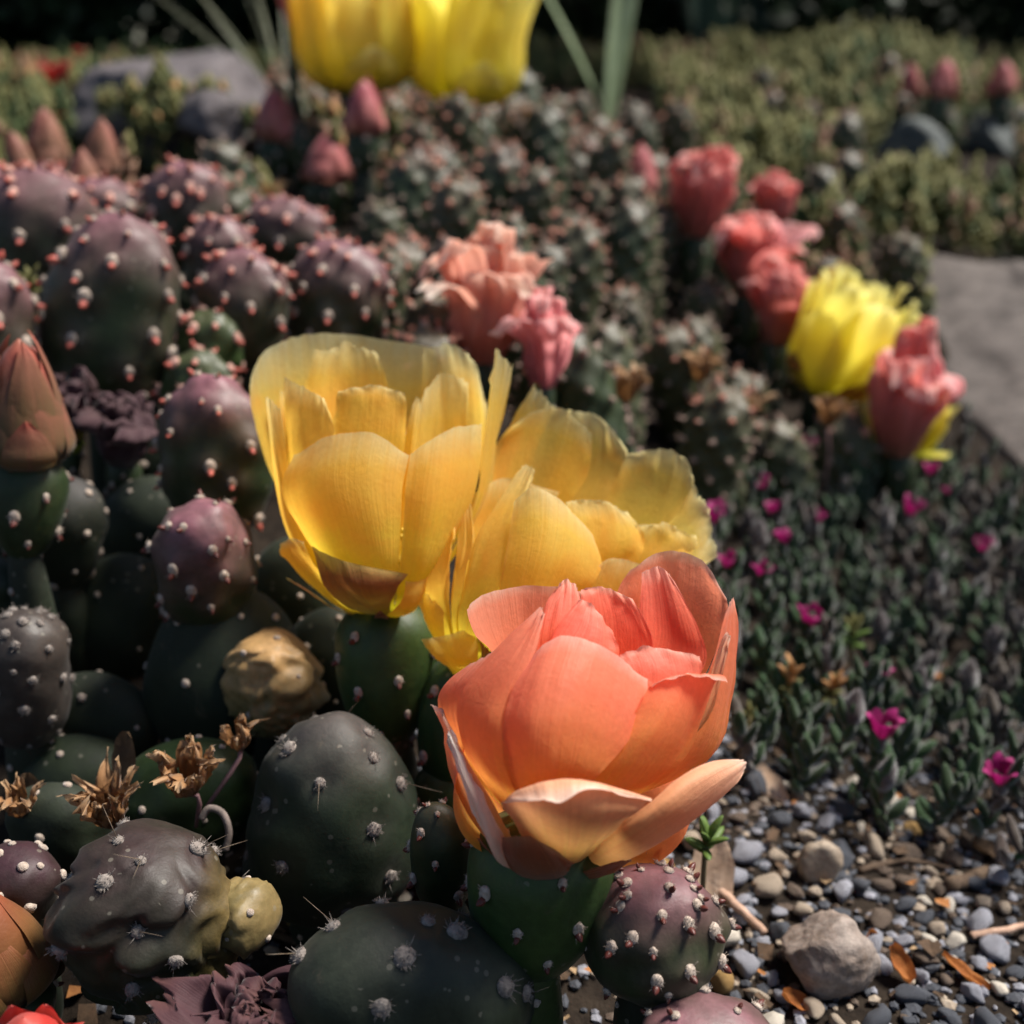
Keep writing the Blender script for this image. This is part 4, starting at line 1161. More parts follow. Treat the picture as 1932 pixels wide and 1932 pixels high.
prickly(45, 1585, 1765, .275, 165, 'small purple pad with white wool dots between the plum pad and the orange bud', axis=(-.1, .0, 1), thick=.85,
        mat='pad_plum', n=30, seed=41, purple=1.2, ptop=.1, kind='tiny', asize=1.25, tone='a', dent=.3)
prickly(55, 1145, 1400, .325, 185, 'taupe globe-shaped cactus crusted with grey wool on its crown', axis=(.05, -.15, 1), thick=.95,
        mat='pad_taupe', n=44, seed=43, purple=.1, kind='old', asize=1.15, dense=1.7, dent=-.4, taper=.0, sharp=2.2)
prickly(10, 1050, 1200, .35, 130, 'smooth grey-green pad edge above the taupe globe', axis=(0, .1, 1), thick=.7, mat='pad_blue', n=10, seed=45, purple=.1, kind='tiny', asize=1.0)
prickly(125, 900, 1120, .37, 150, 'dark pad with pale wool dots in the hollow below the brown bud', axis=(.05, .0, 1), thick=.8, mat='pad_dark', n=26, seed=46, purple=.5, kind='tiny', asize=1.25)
prickly(415, 968, 1200, .352, 168, 'roundish pad showing a star of pale tufts on its mauve crown', axis=(.0, -.45, 1), thick=.95,
        mat='pad', n=34, seed=47, purple=1.0, ptop=.5, asize=1.25, tone='a', dent=1.2, taper=.1, sharp=2.6)
prickly(415, 722, 1010, .375, 208, 'green pad with lilac top and pale dots left of the yellow tulip-shaped flower', axis=(.03, .05, 1), thick=.75,
        mat='pad', n=30, seed=49, purple=1.1, ptop=.62, asize=1.4, tone='c', dent=1.4, taper=.0)
# left mound
prickly(208, 425, 780, .425, 240, 'tall lilac-topped pad with red scale leaves, largest on the left mound', axis=(.08, .12, 1), thick=.75,
        mat='pad', n=42, seed=51, purple=.95, ptop=0.64, asize=1.89, tone='c', dent=1.5, taper=-.1)
prickly(100, 345, 640, .46, 210, 'lilac pad behind the tallest pad, rising to the brown buds', axis=(.05, .1, 1), thick=.75, mat='pad', n=40, seed=53, purple=.95, ptop=0.59, asize=1.82, tone='mix', dent=1.5, dense=1.55)
prickly(5, 512, 780, .41, 150, 'lilac pad at the left of the tallest pad with hot red scales', axis=(-.05, .1, 1), thick=.75, mat='pad', n=36, seed=55, purple=.95, ptop=0.44, asize=1.82, tone='c', dent=1.5, dense=1.55)
prickly(472, 488, 700, .44, 150, 'short lilac pad crowned with red scales in front of the long one', axis=(.0, .05, 1), thick=.8, mat='pad', n=40, seed=57, purple=.95, ptop=0.54, asize=1.62, tone='mix', dent=1.5, dense=1.55)
prickly(610, 466, 690, .455, 190, 'lilac pad sloping down beside the tulip-shaped flower, rimmed with red scales', axis=(.25, .1, 1), thick=.7, mat='pad', n=44, seed=59, purple=.95, ptop=0.49, asize=1.49, tone='mix', dent=1.5, dense=1.55)
prickly(422, 424, 620, .48, 135, 'dull lilac pad tucked behind the short crowned pad', axis=(.05, .1, 1), thick=.8, mat='pad', n=36, seed=61, purple=.95, ptop=0.54, asize=1.56, tone='mix', dent=1.5, dense=1.55)
prickly(525, 386, 560, .52, 160, 'lilac pad in the back row above the sloping pad', axis=(.2, .1, 1), thick=.7, mat='pad', n=38, seed=63, purple=.95, ptop=0.54, asize=1.56, tone='mix', dent=1.5, dense=1.55)
prickly(355, 325, 540, .52, 140, 'upright pad with bright red-pink crown in the back row of the mound', axis=(.0, .1, 1), thick=.8, mat='pad', n=44, seed=65, purple=.95, ptop=0.54, asize=1.62, tone='b', dent=1.5, dense=1.55)
prickly(235, 352, 560, .53, 160, 'broad lilac pad in the back row beside the red-pink crowned pad', axis=(-.1, .1, 1), thick=.7, mat='pad', n=36, seed=67, purple=.95, ptop=0.59, asize=1.69, tone='mix', dent=1.5, dense=1.55)
prickly(25, 332, 560, .52, 120, 'lilac pad with glowing red tufts at the outer end of the mound', axis=(-.1, .1, 1), thick=.8, mat='pad', n=34, seed=69, purple=.95, ptop=0.59, asize=1.95, tone='b', dent=1.5, dense=1.55)
prickly(95, 325, 480, .56, 110, 'small lilac pad directly below the leaning brown buds', axis=(0, .1, 1), thick=.8, mat='pad', n=32, seed=70, purple=.95, ptop=0.49, asize=1.69, tone='mix', dent=1.5, dense=1.55)
prickly(395, 600, 760, .43, 110, 'small bright green pad with salmon tufts beneath the short crowned pad', axis=(.1, .0, 1), thick=.7, mat='pad_green', n=22, seed=71, purple=.3, asize=1.56, tone='b', dent=1.5, dense=1.55)
prickly(350, 668, 850, .42, 130, 'small green pad with a flat salmon-tufted rim beside the tallest pad', axis=(.35, .0, 1), thick=.6, mat='pad_green', n=22, seed=72, purple=.3, asize=1.56, tone='b', dent=1.5, dense=1.55)
prickly(345, 520, 700, .50, 80, 'plain grey-green pad seen in the gap between lilac pads', axis=(.0, .05, 1), thick=.7, mat='pad_blue', n=6, seed=73, purple=.0, asize=1.30, kind='tiny')
prickly(300, 770, 980, .42, 180, 'dark smooth pad filling the hollow below the lilac pads', axis=(.1, .2, 1), thick=.7, mat='pad_dark', n=12, seed=74, purple=.1, asize=1.30, kind='tiny')

# added filler pads; their dark skin stands in for shade in the gaps
for i, (u, v0, v1, d_, w, ax, lb) in enumerate([(215, 1040, 1300, .385, 210, (.1, .15, 1), 'added dark filler pad between the white-dotted pad and the star-crowned one'), (300, 900, 1130, .40, 190, (-.1, .15, 1), 'added dark filler pad behind the star-crowned pad'),
                                         (215, 1260, 1480, .345, 200, (-.1, .1, 1), 'added near-black filler pad between the taupe globe and the tilted dark pad'), (560, 1010, 1300, .375, 190, (.05, .15, 1), 'added dark filler pad under the sepals of the tulip-shaped flower'),
                                         (60, 900, 1200, .39, 150, (0, .15, 1), 'added dark filler pad directly behind the green ovary of the brown bud'), (120, 1470, 1660, .30, 190, (.05, .1, 1), 'added dark filler pad under the dried florets'),
                                         (640, 1140, 1420, .36, 190, (.0, .15, 1), 'added dark filler pad behind the ovary of the tulip-shaped flower'), (960, 1500, 1760, .305, 260, (.0, .15, 1), 'added dark filler pad hidden behind the orange flower')]):
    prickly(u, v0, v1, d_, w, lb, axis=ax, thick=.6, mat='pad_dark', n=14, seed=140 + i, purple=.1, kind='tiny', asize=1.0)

# ---- buds
def bud_thing(u, vtop, vbase, d, wpx, vov, mat, label, axis=(0, 0, 1), seed=1, n=9, group=None, ovmat='pad', ovn=14, open_=0.0, ovw=1.0, res=(16, 11), tone='a', plabel=None):
    ax = Vector(axis).normalized()
    b = P(u, vbase, d)
    ux = ax.dot(RGT) / max(.3, ax.dot(UPV))
    o = P(u - ux * (vov - vbase), vov, d + .002)
    t = thing('budding_cactus', Vector((o.x, o.y, ground_z(o.x, o.y))), label, 'cactus bud', group)
    L = (vbase - vtop) * mmpx(d) * 1000 / .9
    W = wpx * mmpx(d) * 1000
    mb = MB()
    k = 18
    prof = [(.25, 0), (.8, .12), (.92, .35), (.75, .62), (.35, .88), (.02, .98)]
    ring = []
    for (rr, zz) in prof:
        ring += [(rr * W / 2 * math.cos(2 * math.pi * j / k) * .001, rr * W / 2 * math.sin(2 * math.pi * j / k) * .001, zz * L * .001) for j in range(k)]
    mb.add(ring, grid_faces(len(prof), k, True), 0, [(.5, min(1, z)) for (_, z) in prof for _ in range(k)])
    fr = frame_from(ax)
    bo = ob('bud', mb.mesh('bud', M[mat]), t, b - t.location, fr.to_quaternion())
    if plabel:
        bo['label'] = plabel
    for sp in bud_specs(L, W, mat, n, seed, open_):
        ob('bud_scale', petal_mesh('bud_scale', sp, M[mat], *res), bo)
    ov = (b - o)
    ovary(t, o, ov, ov.length * 1000 + W * .18, W * .86 * ovw, mat=ovmat, seed=seed, n=ovn, asize=max(.8, W / 18), rows=22, cols=24, tone=tone)
    foot(t, o + ov.normalized() * .003, W * .3, seed=seed)
    return t


bud_thing(55, 655, 880, .335, 150, 1060, 'bud', 'plump brown-green bud with red pointed scales on a green ovary, beside the lilac mound', (.06, 0, 1), 3, 16, ovn=16, res=(22, 15), open_=.06, ovw=1.1)
bud_thing(15, 1655, 1880, .262, 190, 1975, 'bud_orange', 'fat orange-brown bud below the small white-dotted purple pad', (-.12, 0, 1), 5, 11, ovn=8, res=(22, 15))
bud_thing(60, 1905, 2010, .232, 150, 2080, 'red', 'bright red bud with green tips at the bottom of the cactus bed', (0, 0, 1), 6, 8, ovn=6, res=(18, 13), open_=.2)
bud_thing(92, 218, 325, .60, 76, 400, 'bud_brown', 'brown-red pointed bud, broadest of the cluster on the lilac mound', (.05, 0, 1), 7)
bud_thing(48, 258, 340, .59, 50, 405, 'bud_brown', 'narrow dark brown bud leaning beside the broad brown bud', (-.15, 0, 1), 8)
bud_thing(188, 238, 335, .61, 68, 400, 'bud_brown', 'brown-red bud leaning right behind the dark front bud', (.18, 0, 1), 9)
bud_thing(166, 296, 395, .57, 70, 440, 'bud_brown', 'dark reddish bud standing foremost between lilac pads', (.0, 0, 1), 10)
GB = 'pink buds on dark joints'
bud_thing(520, 182, 272, .74, 78, 350, 'bud_pink', 'pink pointed bud beside the grey boulder', (.02, 0, 1), 11, 7, GB)
bud_thing(688, 165, 260, .66, 74, 335, 'bud_pink', 'pink pointed bud directly below the paired yellow flowers', (.02, 0, 1), 12, 7, GB)
bud_thing(618, 262, 350, .70, 86, 430, 'bud_pink', 'dusky pink bud with withered tan base between the tubercled stems', (.06, 0, 1), 13, 7, GB)
bud_thing(1205, 285, 372, .75, 66, 450, 'bud_pink', 'slim purple-pink bud beside the wilted coral flower', (.05, 0, 1), 14, 7, GB)
bud_thing(1718, 128, 190, 1.15, 40, 250, 'bud_pink', 'small red-pink bud in the shade of the rounded stonecrop hump', (-.1, 0, 1), 15, 6, GB)
bud_thing(1770, 122, 188, 1.12, 56, 255, 'bud_pink', 'bright pink bud beside the rounded stonecrop hump', (.15, 0, 1), 16, 6, GB)
bud_thing(1888, 124, 182, 1.12, 54, 260, 'bud_pink', 'pink bud standing alone against the dark shrubs', (0, 0, 1), 17, 6, GB)


# ---- wilted and distant flowers
def wilted_specs(H, Rr, mats, seed, n=7, crump=3.5, tw=50, curl=.3):
    """a collapsed flower: thin creased petals of uneven height, twisted and folding over at the top"""
    rd = random.Random(seed * 3 + 1)
    sp = []
    for lay, (cnt, q, hh) in enumerate(((6, 1.0, .86), (5, .72, 1.0), (4, .42, 1.06))):
        for k in range(cnt):
            phi = k * 360 / cnt + rd.uniform(-22, 22) + lay * 31
            h = H * hh * rd.uniform(.82, 1.08)
            r = Rr * q * rd.uniform(.82, 1.15)
            top = rd.uniform(.7, 1.35)
            if rd.random() < .3:      # the tip flops outwards, or folds in over the heart
                tail = [(r * top, h * .95), (r * (top + .25), h * rd.uniform(.95, 1.05)), (r * (top + .5), h * rd.uniform(.78, .95))]
            else:
                tail = [(r * top, h * .9), (r * top * .8, h * 1.03), (r * top * .35, h * rd.uniform(.9, 1.02))]
            prof = [(r * .28, 0), (r * .46, h * .16), (r * rd.uniform(.6, .8), h * .42), (r * rd.uniform(.7, 1.0), h * .70)] + tail
            w = Rr * (q * .6 + .4) * rd.uniform(.55, .85)
            sp.append(pt(phi, prof, [w * .4, w * .7, w * .95, w * 1.1, w * 1.15, w, w * .7], rd.choice(mats), bow=.2, ruf=2.0, edge=1.9, wrap=.85, dphi=rd.uniform(.1, 1.0) * tw * (1 if seed % 2 else -1), crump=crump * .95 * Rr / 16, pleat=Rr * rd.uniform(.08, .18), jag=.10, seed=seed * 40 + lay * 10 + k))
    return sp


def wilted(u, vtop, vbase, d, wpx, mats, label, axis=(0, 0, 1), seed=1, vov=None, n=8, crump=3.5, tw=50, extra=(), name='wilted_flower_cactus', ovmat='pad', curl=.3, res=(30, 23), cat='wilted flower'):
    ax = Vector(axis).normalized()
    b = P(u, vbase, d)
    mm = mmpx(d) * 1000
    H = (vbase - vtop) * mm / .95
    vov = vov or vbase + 110
    ux = ax.dot(RGT) / max(.3, ax.dot(UPV))
    o = P(u - ux * (vov - vbase), vov, d + .003)
    t = thing(name, Vector((o.x, o.y, ground_z(o.x, o.y))), label, cat)
    f = flower(t, b, ax, wilted_specs(H, wpx * mm / 2 * .92, mats, seed, n, crump, tw, curl) + list(extra), None, 4, H * .4, seed, res=res)
    ov = b - o
    ovary(t, o, ov, ov.length * 1000 + 4, wpx * mm * .42, mat=ovmat, seed=seed, n=12, asize=1.0, rows=20, cols=22)
    foot(t, o + ov.normalized() * .003, wpx * mm * .2, seed=seed)
    return t


wilted(905, 478, 690, .46, 190, ['wilt_pale'], 'wilted pale salmon flower with cream edges behind the yellow tulip-shaped flower', (.10, 0, 1), 3, n=8, crump=2.6, tw=30)
wilted(1022, 575, 735, .45, 120, ['wilt_rose'], 'small crumpled rose-pink flower beside the pale salmon one', (.05, 0, 1), 4, n=7, crump=3.2, tw=60)
wilted(1315, 298, 452, .70, 140, ['wilt_pink'], 'crumpled coral flower with withered tan side next to the purple-pink bud', (.12, 0, 1), 5, n=8, crump=4.2, tw=50)
wilted(1450, 338, 440, .72, 92, ['wilt_pink'], 'small curled coral flower in the wilted row, folded like a hood', (.06, 0, 1), 6, n=6, crump=3.6, tw=40, curl=.6)
wilted(1412, 420, 565, .67, 150, ['wilt_pink', 'wilt_pink', 'wilt_rose'], 'coral wilted flower with pale pink outer fold in the middle of the wilted row', (.05, 0, 1), 7, n=8, crump=4.2, tw=60)
wilted(1462, 512, 652, .64, 120, ['wilt_pink'], 'dark coral wilted flower pressed against the open lemon flower', (.12, 0, 1), 8, n=7, crump=3.6, tw=50)
wilted(1692, 655, 862, .58, 172, ['wilt_pink', 'wilt_pink', 'wilt_rose'], 'coral rose-like wilted flower with yellow petals behind, above the magenta blooms', (.03, 0, 1), 9, n=9, crump=3.0, tw=26,
       extra=[pt(118, [(4, 0), (14, 6), (20, 16), (22, 26), (21, 34)], [3, 7, 9, 9, 6], 'lemon', wrap=.6, ruf=1.5, seed=901),
              pt(150, [(4, 0), (14, 6), (18, 16), (19, 27), (19, 36)], [3, 7, 9, 9, 6], 'lemon', wrap=.6, ruf=1.5, seed=902),
              pt(88, [(4, 0), (13, 1), (18, 2), (22, 2), (25, 3)], [3, 4, 5, 5, 3], 'lemon', wrap=.4, ruf=1.0, seed=903),
              pt(-85, [(4, 0), (14, 6), (18, 14), (19, 22), (18, 28)], [3, 6, 8, 7, 4], 'lemon', wrap=.7, ruf=1.0, seed=904),
              pt(95, [(4, 0), (14, 5), (20, 14), (22, 20), (27, 26)], [3, 5, 5, 4, 3], 'lemon', wrap=.5, ruf=1.0, seed=905)])
wilted(500, 1850, 1965, .247, 215, ['wilt_plum'], 'shrivelled plum-coloured spent flower at the bottom edge beside the bluish pad', (.05, -.3, 1), 10, vov=2040, n=10, crump=2.4, tw=110, res=(34, 27))
wilted(235, 765, 880, .40, 150, ['wilt_dark'], 'dark shrivelled purple flower remains in the hollow behind the brown bud', (.1, -.1, 1), 11, n=7, crump=2.6, tw=70, vov=960)
wilted(135, 720, 850, .40, 90, ['wilt_dark'], 'dark folded flower remains directly behind the brown bud', (.05, -.1, 1), 12, n=6, crump=2.4, tw=70, vov=930)


def open_specs(H, Rr, mat, seed, n=11, flare=1.15, sep='sepal', inner=None):
    rd = random.Random(seed)
    sp = []
    for lay, (cnt, q, hh, mm) in enumerate(((7, 1.0, .9, mat), (6, .86, 1.0, inner or mat), (5, .6, 1.02, inner or mat))):
        for k in range(cnt):
            phi = k * 360 / cnt + rd.uniform(-12, 12) + lay * 29
            h = H * hh * rd.uniform(.78, 1.08)
            prof = [(Rr * .12, 0), (Rr * .78 * q, h * .05), (Rr * 1.04 * q, h * .24), (Rr * rd.uniform(1.02, 1.12) * q, h * .55), (Rr * q * flare * rd.uniform(.95, 1.1), h * .88), (Rr * q * flare * rd.uniform(.95, 1.1), h)]
            w = Rr * .60 * (q * .5 + .5)
            sp.append(pt(phi, prof, [w * .25, w * .75, w, w * 1.05, w * .95, w * .7], mm, bow=.34, bp=2.2, ruf=2.4, edge=2.6, wrap=.8, jag=.10, seed=seed * 50 + lay * 12 + k))
    for k in range(4):
        sp.append(pt(k * 90 + 20, [(Rr * .15, -H * .04), (Rr * .65, H * .0), (Rr * 1.0, H * .14), (Rr * 1.12, H * .3)], [Rr * .2, Rr * .45, Rr * .48, Rr * .15], sep, bow=.2, ruf=.6, wrap=.85, seed=seed * 50 + 40 + k, name='sepal'))
    return sp


def far_flower(u, vtop, vbase, d, wpx, label, axis=(0, 0, 1), seed=1, mat='lemon', vov=None, flare=1.1, n=11, sep='sepal', inner=None):
    ax = Vector(axis).normalized()
    b = P(u, vbase, d)
    mm = mmpx(d) * 1000
    H = (vbase - vtop) * mm
    vov = vov or vbase + 90
    ux = ax.dot(RGT) / max(.3, ax.dot(UPV))
    o = P(u - ux * (vov - vbase), vov, d + .003)
    t = thing('prickly_pear', Vector((o.x, o.y, ground_z(o.x, o.y))), label, 'cactus')
    flower(t, b, ax, open_specs(H, wpx * mm / 2, mat, seed, n, flare, sep, inner), None, 5, H * .45, seed, res=(20, 15))
    ov = b - o
    ovary(t, o, ov, ov.length * 1000 + 4, wpx * mm * .36, mat='pad', seed=seed, n=12, asize=1.1, rows=20, cols=22)
    foot(t, o + ov.normalized() * .003, wpx * mm * .18, seed=seed)
    return t


far_flower(682, -75, 168, .74, 215, 'cactus with an amber-and-lemon flower, the one of the pair nearer the grey boulder', (-.05, 0, 1), 21, 'lemon', 250, 1.08, sep='lemon', inner='amber')
far_flower(872, -60, 190, .75, 200, 'cactus with a bright lemon flower beside the amber one, above the pink buds', (.12, 0, 1), 23, 'lemon', 275, 1.15, sep='lemon')
far_flower(1555, 520, 738, .62, 178, 'cactus with a bright lemon flower open between the coral wilted flowers', (.30, -.1, 1), 25, 'lemon', 830, 1.12)
wilted(555, -40, 60, .76, 60, ['wilt_rose'], 'pale pink flower tip beside the amber-and-lemon flower', (.0, 0, 1), 13, n=5, crump=2, tw=30, vov=200)

# ------------------------------------------------------------------ rocks
def rock_mesh(name, mat, seed, facets=12, sub=4, rough=.05, soft=.82, dims=(1, 1, 1)):
    rd = random.Random(seed)
    vs, fs = ico(sub)
    pl = []
    for _ in range(facets):
        n = Vector((rd.gauss(0, 1), rd.gauss(0, 1), rd.gauss(0, 1))).normalized()
        pl.append((n, rd.uniform(soft - .14, soft + .12)))
    out = []
    so = Vector((seed * 1.7, seed * .9, seed * 2.3))
    for p in vs:
        k = 1.0
        for n, h in pl:
            dt = p.dot(n)
            if dt > 1e-4:
                k = min(k, h / dt)
        k *= 1 + rough * noise.noise(p * 2.5 + so) + rough * .5 * noise.noise(p * 7 + so)
        out.append((p.x * k * dims[0], p.y * k * dims[1], p.z * k * dims[2]))
    return mk_mesh(name, out, fs, mat)


def stone_mat(name, c1, c2, c3, scale=120):
    m, nt, out = new_mat(name)
    tc = N(nt, 'ShaderNodeTexCoord')
    oi = N(nt, 'ShaderNodeObjectInfo')
    add = N(nt, 'ShaderNodeVectorMath', operation='ADD')
    nt.links.new(tc.outputs['Object'], add.inputs[0]); nt.links.new(oi.outputs['Random'], add.inputs[1])
    n1 = tex_noise(nt, scale, 6, .7, add.outputs[0], .5)
    n2 = tex_noise(nt, scale * 6, 4, .7, add.outputs[0])
    col = ramp(nt, [(.3, c1), (.55, c2), (.75, c3)], n1.outputs[0]).outputs[0]
    sp = ramp(nt, [(.3, (.6, .6, .6)), (.7, (1.25, 1.25, 1.25))], n2.outputs[0]).outputs[0]
    col = mixc(nt, .8, col, sp, 'MULTIPLY')
    b = N(nt, 'ShaderNodeBsdfPrincipled')
    nt.links.new(col, b.inputs['Base Color'])
    b.inputs['Roughness'].default_value = .8
    b.inputs['Specular IOR Level'].default_value = .25
    bu = N(nt, 'ShaderNodeBump')
    bu.inputs['Strength'].default_value = .5
    bu.inputs['Distance'].default_value = .4 / scale * .3
    nt.links.new(math_node(nt, 'ADD', n1.outputs[0], math_node(nt, 'MULTIPLY', n2.outputs[0], .4)), bu.inputs['Height'])
    nt.links.new(bu.outputs[0], b.inputs['Normal'])
    nt.links.new(b.outputs[0], out.inputs['Surface'])
    return m


M['boulder'] = stone_mat('boulder_grey', (.07, .06, .063), (.12, .105, .11), (.165, .145, .15), 26)
M['boulder_dark'] = stone_mat('boulder_bluegrey', (.055, .062, .06), (.085, .095, .092), (.12, .13, .125), 22)
M['slab'] = stone_mat('slab_taupe', (.045, .037, .033), (.11, .092, .083), (.18, .155, .14), 42)


def rock(name, u, v, d, wpx, hpx, depth, mat, label, seed, rz=0, sink=.25, facets=10, rough=.06):
    c = P(u, v, d)
    w = wpx * mmpx(d); h = hpx * mmpx(d)
    gz = ground_z(c.x, c.y)
    me = rock_mesh(name, M[mat], seed, facets, 5, rough, .8, (w / 2 * 1.15, depth / 2 * 1.15, h / 2 * 1.15))
    o = ob(name, me, None, c)
    o.rotation_euler.z = rz
    tag(o, label, 'rock')
    return o


rock('boulder', 360, 215, .92, 390, 240, .20, 'boulder', 'large grey-lilac boulder half hidden by stonecrop behind the pink buds', 5)
rock('boulder', 425, 235, .82, 150, 140, .08, 'boulder', 'paler rounded stone against the foot of the grey-lilac boulder', 8)
rock('boulder', 1712, 300, 1.12, 128, 130, .10, 'boulder_dark', 'blue-grey stone set in the stonecrop below the bright pink bud', 11)
rock('boulder', 1862, 275, 1.15, 84, 110, .10, 'boulder_dark', 'small blue-grey stone beneath the lone pink bud', 14)
rock('boulder', 1850, 455, 1.0, 110, 150, .10, 'boulder_dark', 'dark slaty stone in the stonecrop above the flat taupe slab', 17)
sl = P(1945, 720, .80)
sm = rock_mesh('stone_slab', M['slab'], 21, 12, 6, .09, .8, (.118, .28, .045))
so = ob('stone_slab', sm, None, Vector((.364, .675, ground_z(.36, .70) - .020)))
so.rotation_euler = (math.radians(13), 0, math.radians(-2))
tag(so, 'flat taupe-grey stone slab running along the edge of the bed', 'rock')

# ------------------------------------------------------------------ tubercled cactus stems
def stem_proto(seed, H, Rm, tone):
    """tubercled columnar stem: body and wool tufts, origin at the base (metres)"""
    rd = random.Random(seed)
    n = 46
    tub = []
    for i in range(n):
        f = (i + .5) / n
        s = .06 + .93 * f
        tub.append((s, i * 2.39996 + seed))

    def raw(s, th):
        pr = (max(0.0, 1 - max(0, (s - .62) / .38) ** 2.3)) ** .5
        pr *= .86 + .14 * math.sin(min(1, s * 1.4) * math.pi * .5)
        return Vector((math.cos(th) * Rm * pr, math.sin(th) * Rm * pr, s * H))
    T = np.array([list(raw(s, th)) for s, th in tub])
    rows, cols = 40, 36
    V = []; S = []
    for i in range(rows):
        s = i / (rows - 1)
        s = 1 - (1 - s) ** 1.5
        s = min(.9995, s)
        for j in range(cols):
            V.append(list(raw(s, 2 * math.pi * j / cols))); S.append(s)
    V = np.array(V); S = np.array(S)
    D2 = ((V[:, None, :] - T[None]) ** 2).sum(2).min(1)
    g = np.exp(-D2 / (3.4 ** 2))
    nr = V - np.stack([0 * S, 0 * S, np.minimum(V[:, 2], H - Rm)], 1)
    nr /= np.linalg.norm(nr, axis=1, keepdims=True) + 1e-9
    V = V + nr * (1.9 * g)[:, None]
    C = np.zeros((len(V), 4)); C[:, 3] = 1
    C[:, 0] = np.clip((S - .72) / .28, 0, 1) * (.9 if tone == 'mauve' else .5)
    fc = grid_faces(rows, cols, True)
    fc.append(tuple(range((rows - 1) * cols, rows * cols)))
    body = mk_mesh('stem', V * .001, fc, M['stem' if seed % 2 else 'stem2'], tint=C)
    mb = MB()
    vs, fs = ico(1)
    for (s, th) in tub:
        p = raw(s, th)
        q = p - Vector((0, 0, min(p.z, H - Rm)))
        q.normalize()
        c = p + q * 1.9
        r = rd.uniform(.9, 1.4) * (1.0 if s < .8 else 1.25)
        hot = s > .74 and tone != 'grey' and rd.random() < .6
        mb.add([(c + Vector((v.x, v.y, v.z)) * r * (1 + .3 * noise.noise(v * 3 + c))) * .001 for v in vs], fs, 1 if hot else 0)
        for _ in range(3 if s < .74 else 6):
            dr = (q + Vector((rd.uniform(-.7, .7), rd.uniform(-.7, .7), rd.uniform(-.2, .8)))).normalized()
            mb.tube([c * .001, (c + dr * rd.uniform(1.8, 3.4)) * .001], [.0003, .00006], 4, 1 if hot or (s > .74 and tone != 'grey') else 0)
    wool = mb.mesh('areoles', [M['wool_stem'], M['wool_hot']])
    return body, wool


M['wool_stem'] = simple_mat('stem_wool', (.20, .13, .105), (.38, .27, .22), 900, .9, .3, 2500, .1, .2)
M['wool_hot'] = simple_mat('stem_wool_salmon', (.44, .17, .12), (.60, .30, .22), 900, .9, .3, 2500, .1, .2)
M['stem2'] = pad_mat('stem_skin_green', (.030, .036, .014), (.054, .058, .024), (.12, .07, .055), (.36, .19, .12))
STEMS = []
for i, (H, Rm, tone) in enumerate([(52, 10.5, 'salmon'), (44, 11.5, 'salmon'), (60, 10, 'salmon'), (48, 11, 'mauve'), (40, 12, 'mauve'), (54, 10, 'grey'), (46, 11, 'grey')]):
    STEMS.append((stem_proto(i * 3 + 2, H, Rm, tone), tone, H))
STEM_LABEL = {'salmon': 'dark tubercled stem with salmon-spined crown', 'mauve': 'dark tubercled stem with mauve crown', 'grey': 'grey-green tubercled stem with dull tufts'}
STEM_MARKS = [(P(905, 690, .46), 'beside the pale salmon wilted flower'), (P(1022, 735, .45), 'beside the crumpled rose-pink flower'), (P(1150, 760, .46), 'behind the leaning yellow flower'),
              (P(1350, 780, .52), 'close to the open lemon flower'), (P(1400, 620, .64), 'along the row of coral wilted flowers'), (P(1205, 400, .75), 'around the slim purple-pink bud'),
              (P(760, 330, .70), 'below the paired yellow flowers'), (P(560, 340, .73), 'among the pink buds near the boulder'), (P(700, 480, .60), 'behind the sloping lilac pad'),
              (P(1000, 330, .74), 'in the clump below the pale green yucca'), (P(950, 480, .60), 'in the middle of the tubercled clump'), (P(1500, 850, .56), 'at the edge of the magenta ground cover')]


def to_px(p):
    q = p - CAM
    d = q.dot(FWD)
    if d < .02:
        return (-9999, -9999, d)
    return (966 + q.dot(RGT) / d / KT * 966, 966 - q.dot(UPV) / d / KT * 966, d)


class Poisson:
    def __init__(self):
        self.pts = []

    def ok(self, x, y, r):
        for (a, b, q) in self.pts:
            if (a - x) ** 2 + (b - y) ** 2 < (max(r, q)) ** 2:
                return False
        self.pts.append((x, y, r))
        return True


KEEP = [(480, 560, 180, 275, .74), (645, 730, 165, 265, .73), (575, 660, 260, 355, .70), (1175, 1240, 285, 375, .75), (830, 1085, 480, 700, .45), (1240, 1500, 300, 600, .67), (570, 970, -50, 185, .70),
        (470, 530, 0, 160, 1.2), (170, 540, 110, 290, .92), (1130, 1180, 0, 130, 1.1),
        (1655, 1772, 245, 362, 1.12), (1820, 1905, 225, 328, 1.12), (1695, 1795, 122, 215, 1.12), (1860, 1915, 122, 215, 1.12)]


def blocked(u, v0, v1, d, r, reach=9):
    w = r / mmpx(d)
    for (a, b, c, e, dd) in KEEP:
        if dd - reach < d < dd and u + w > a and u - w < b and v0 - 8 < e and v1 > c:
            return True
    return False


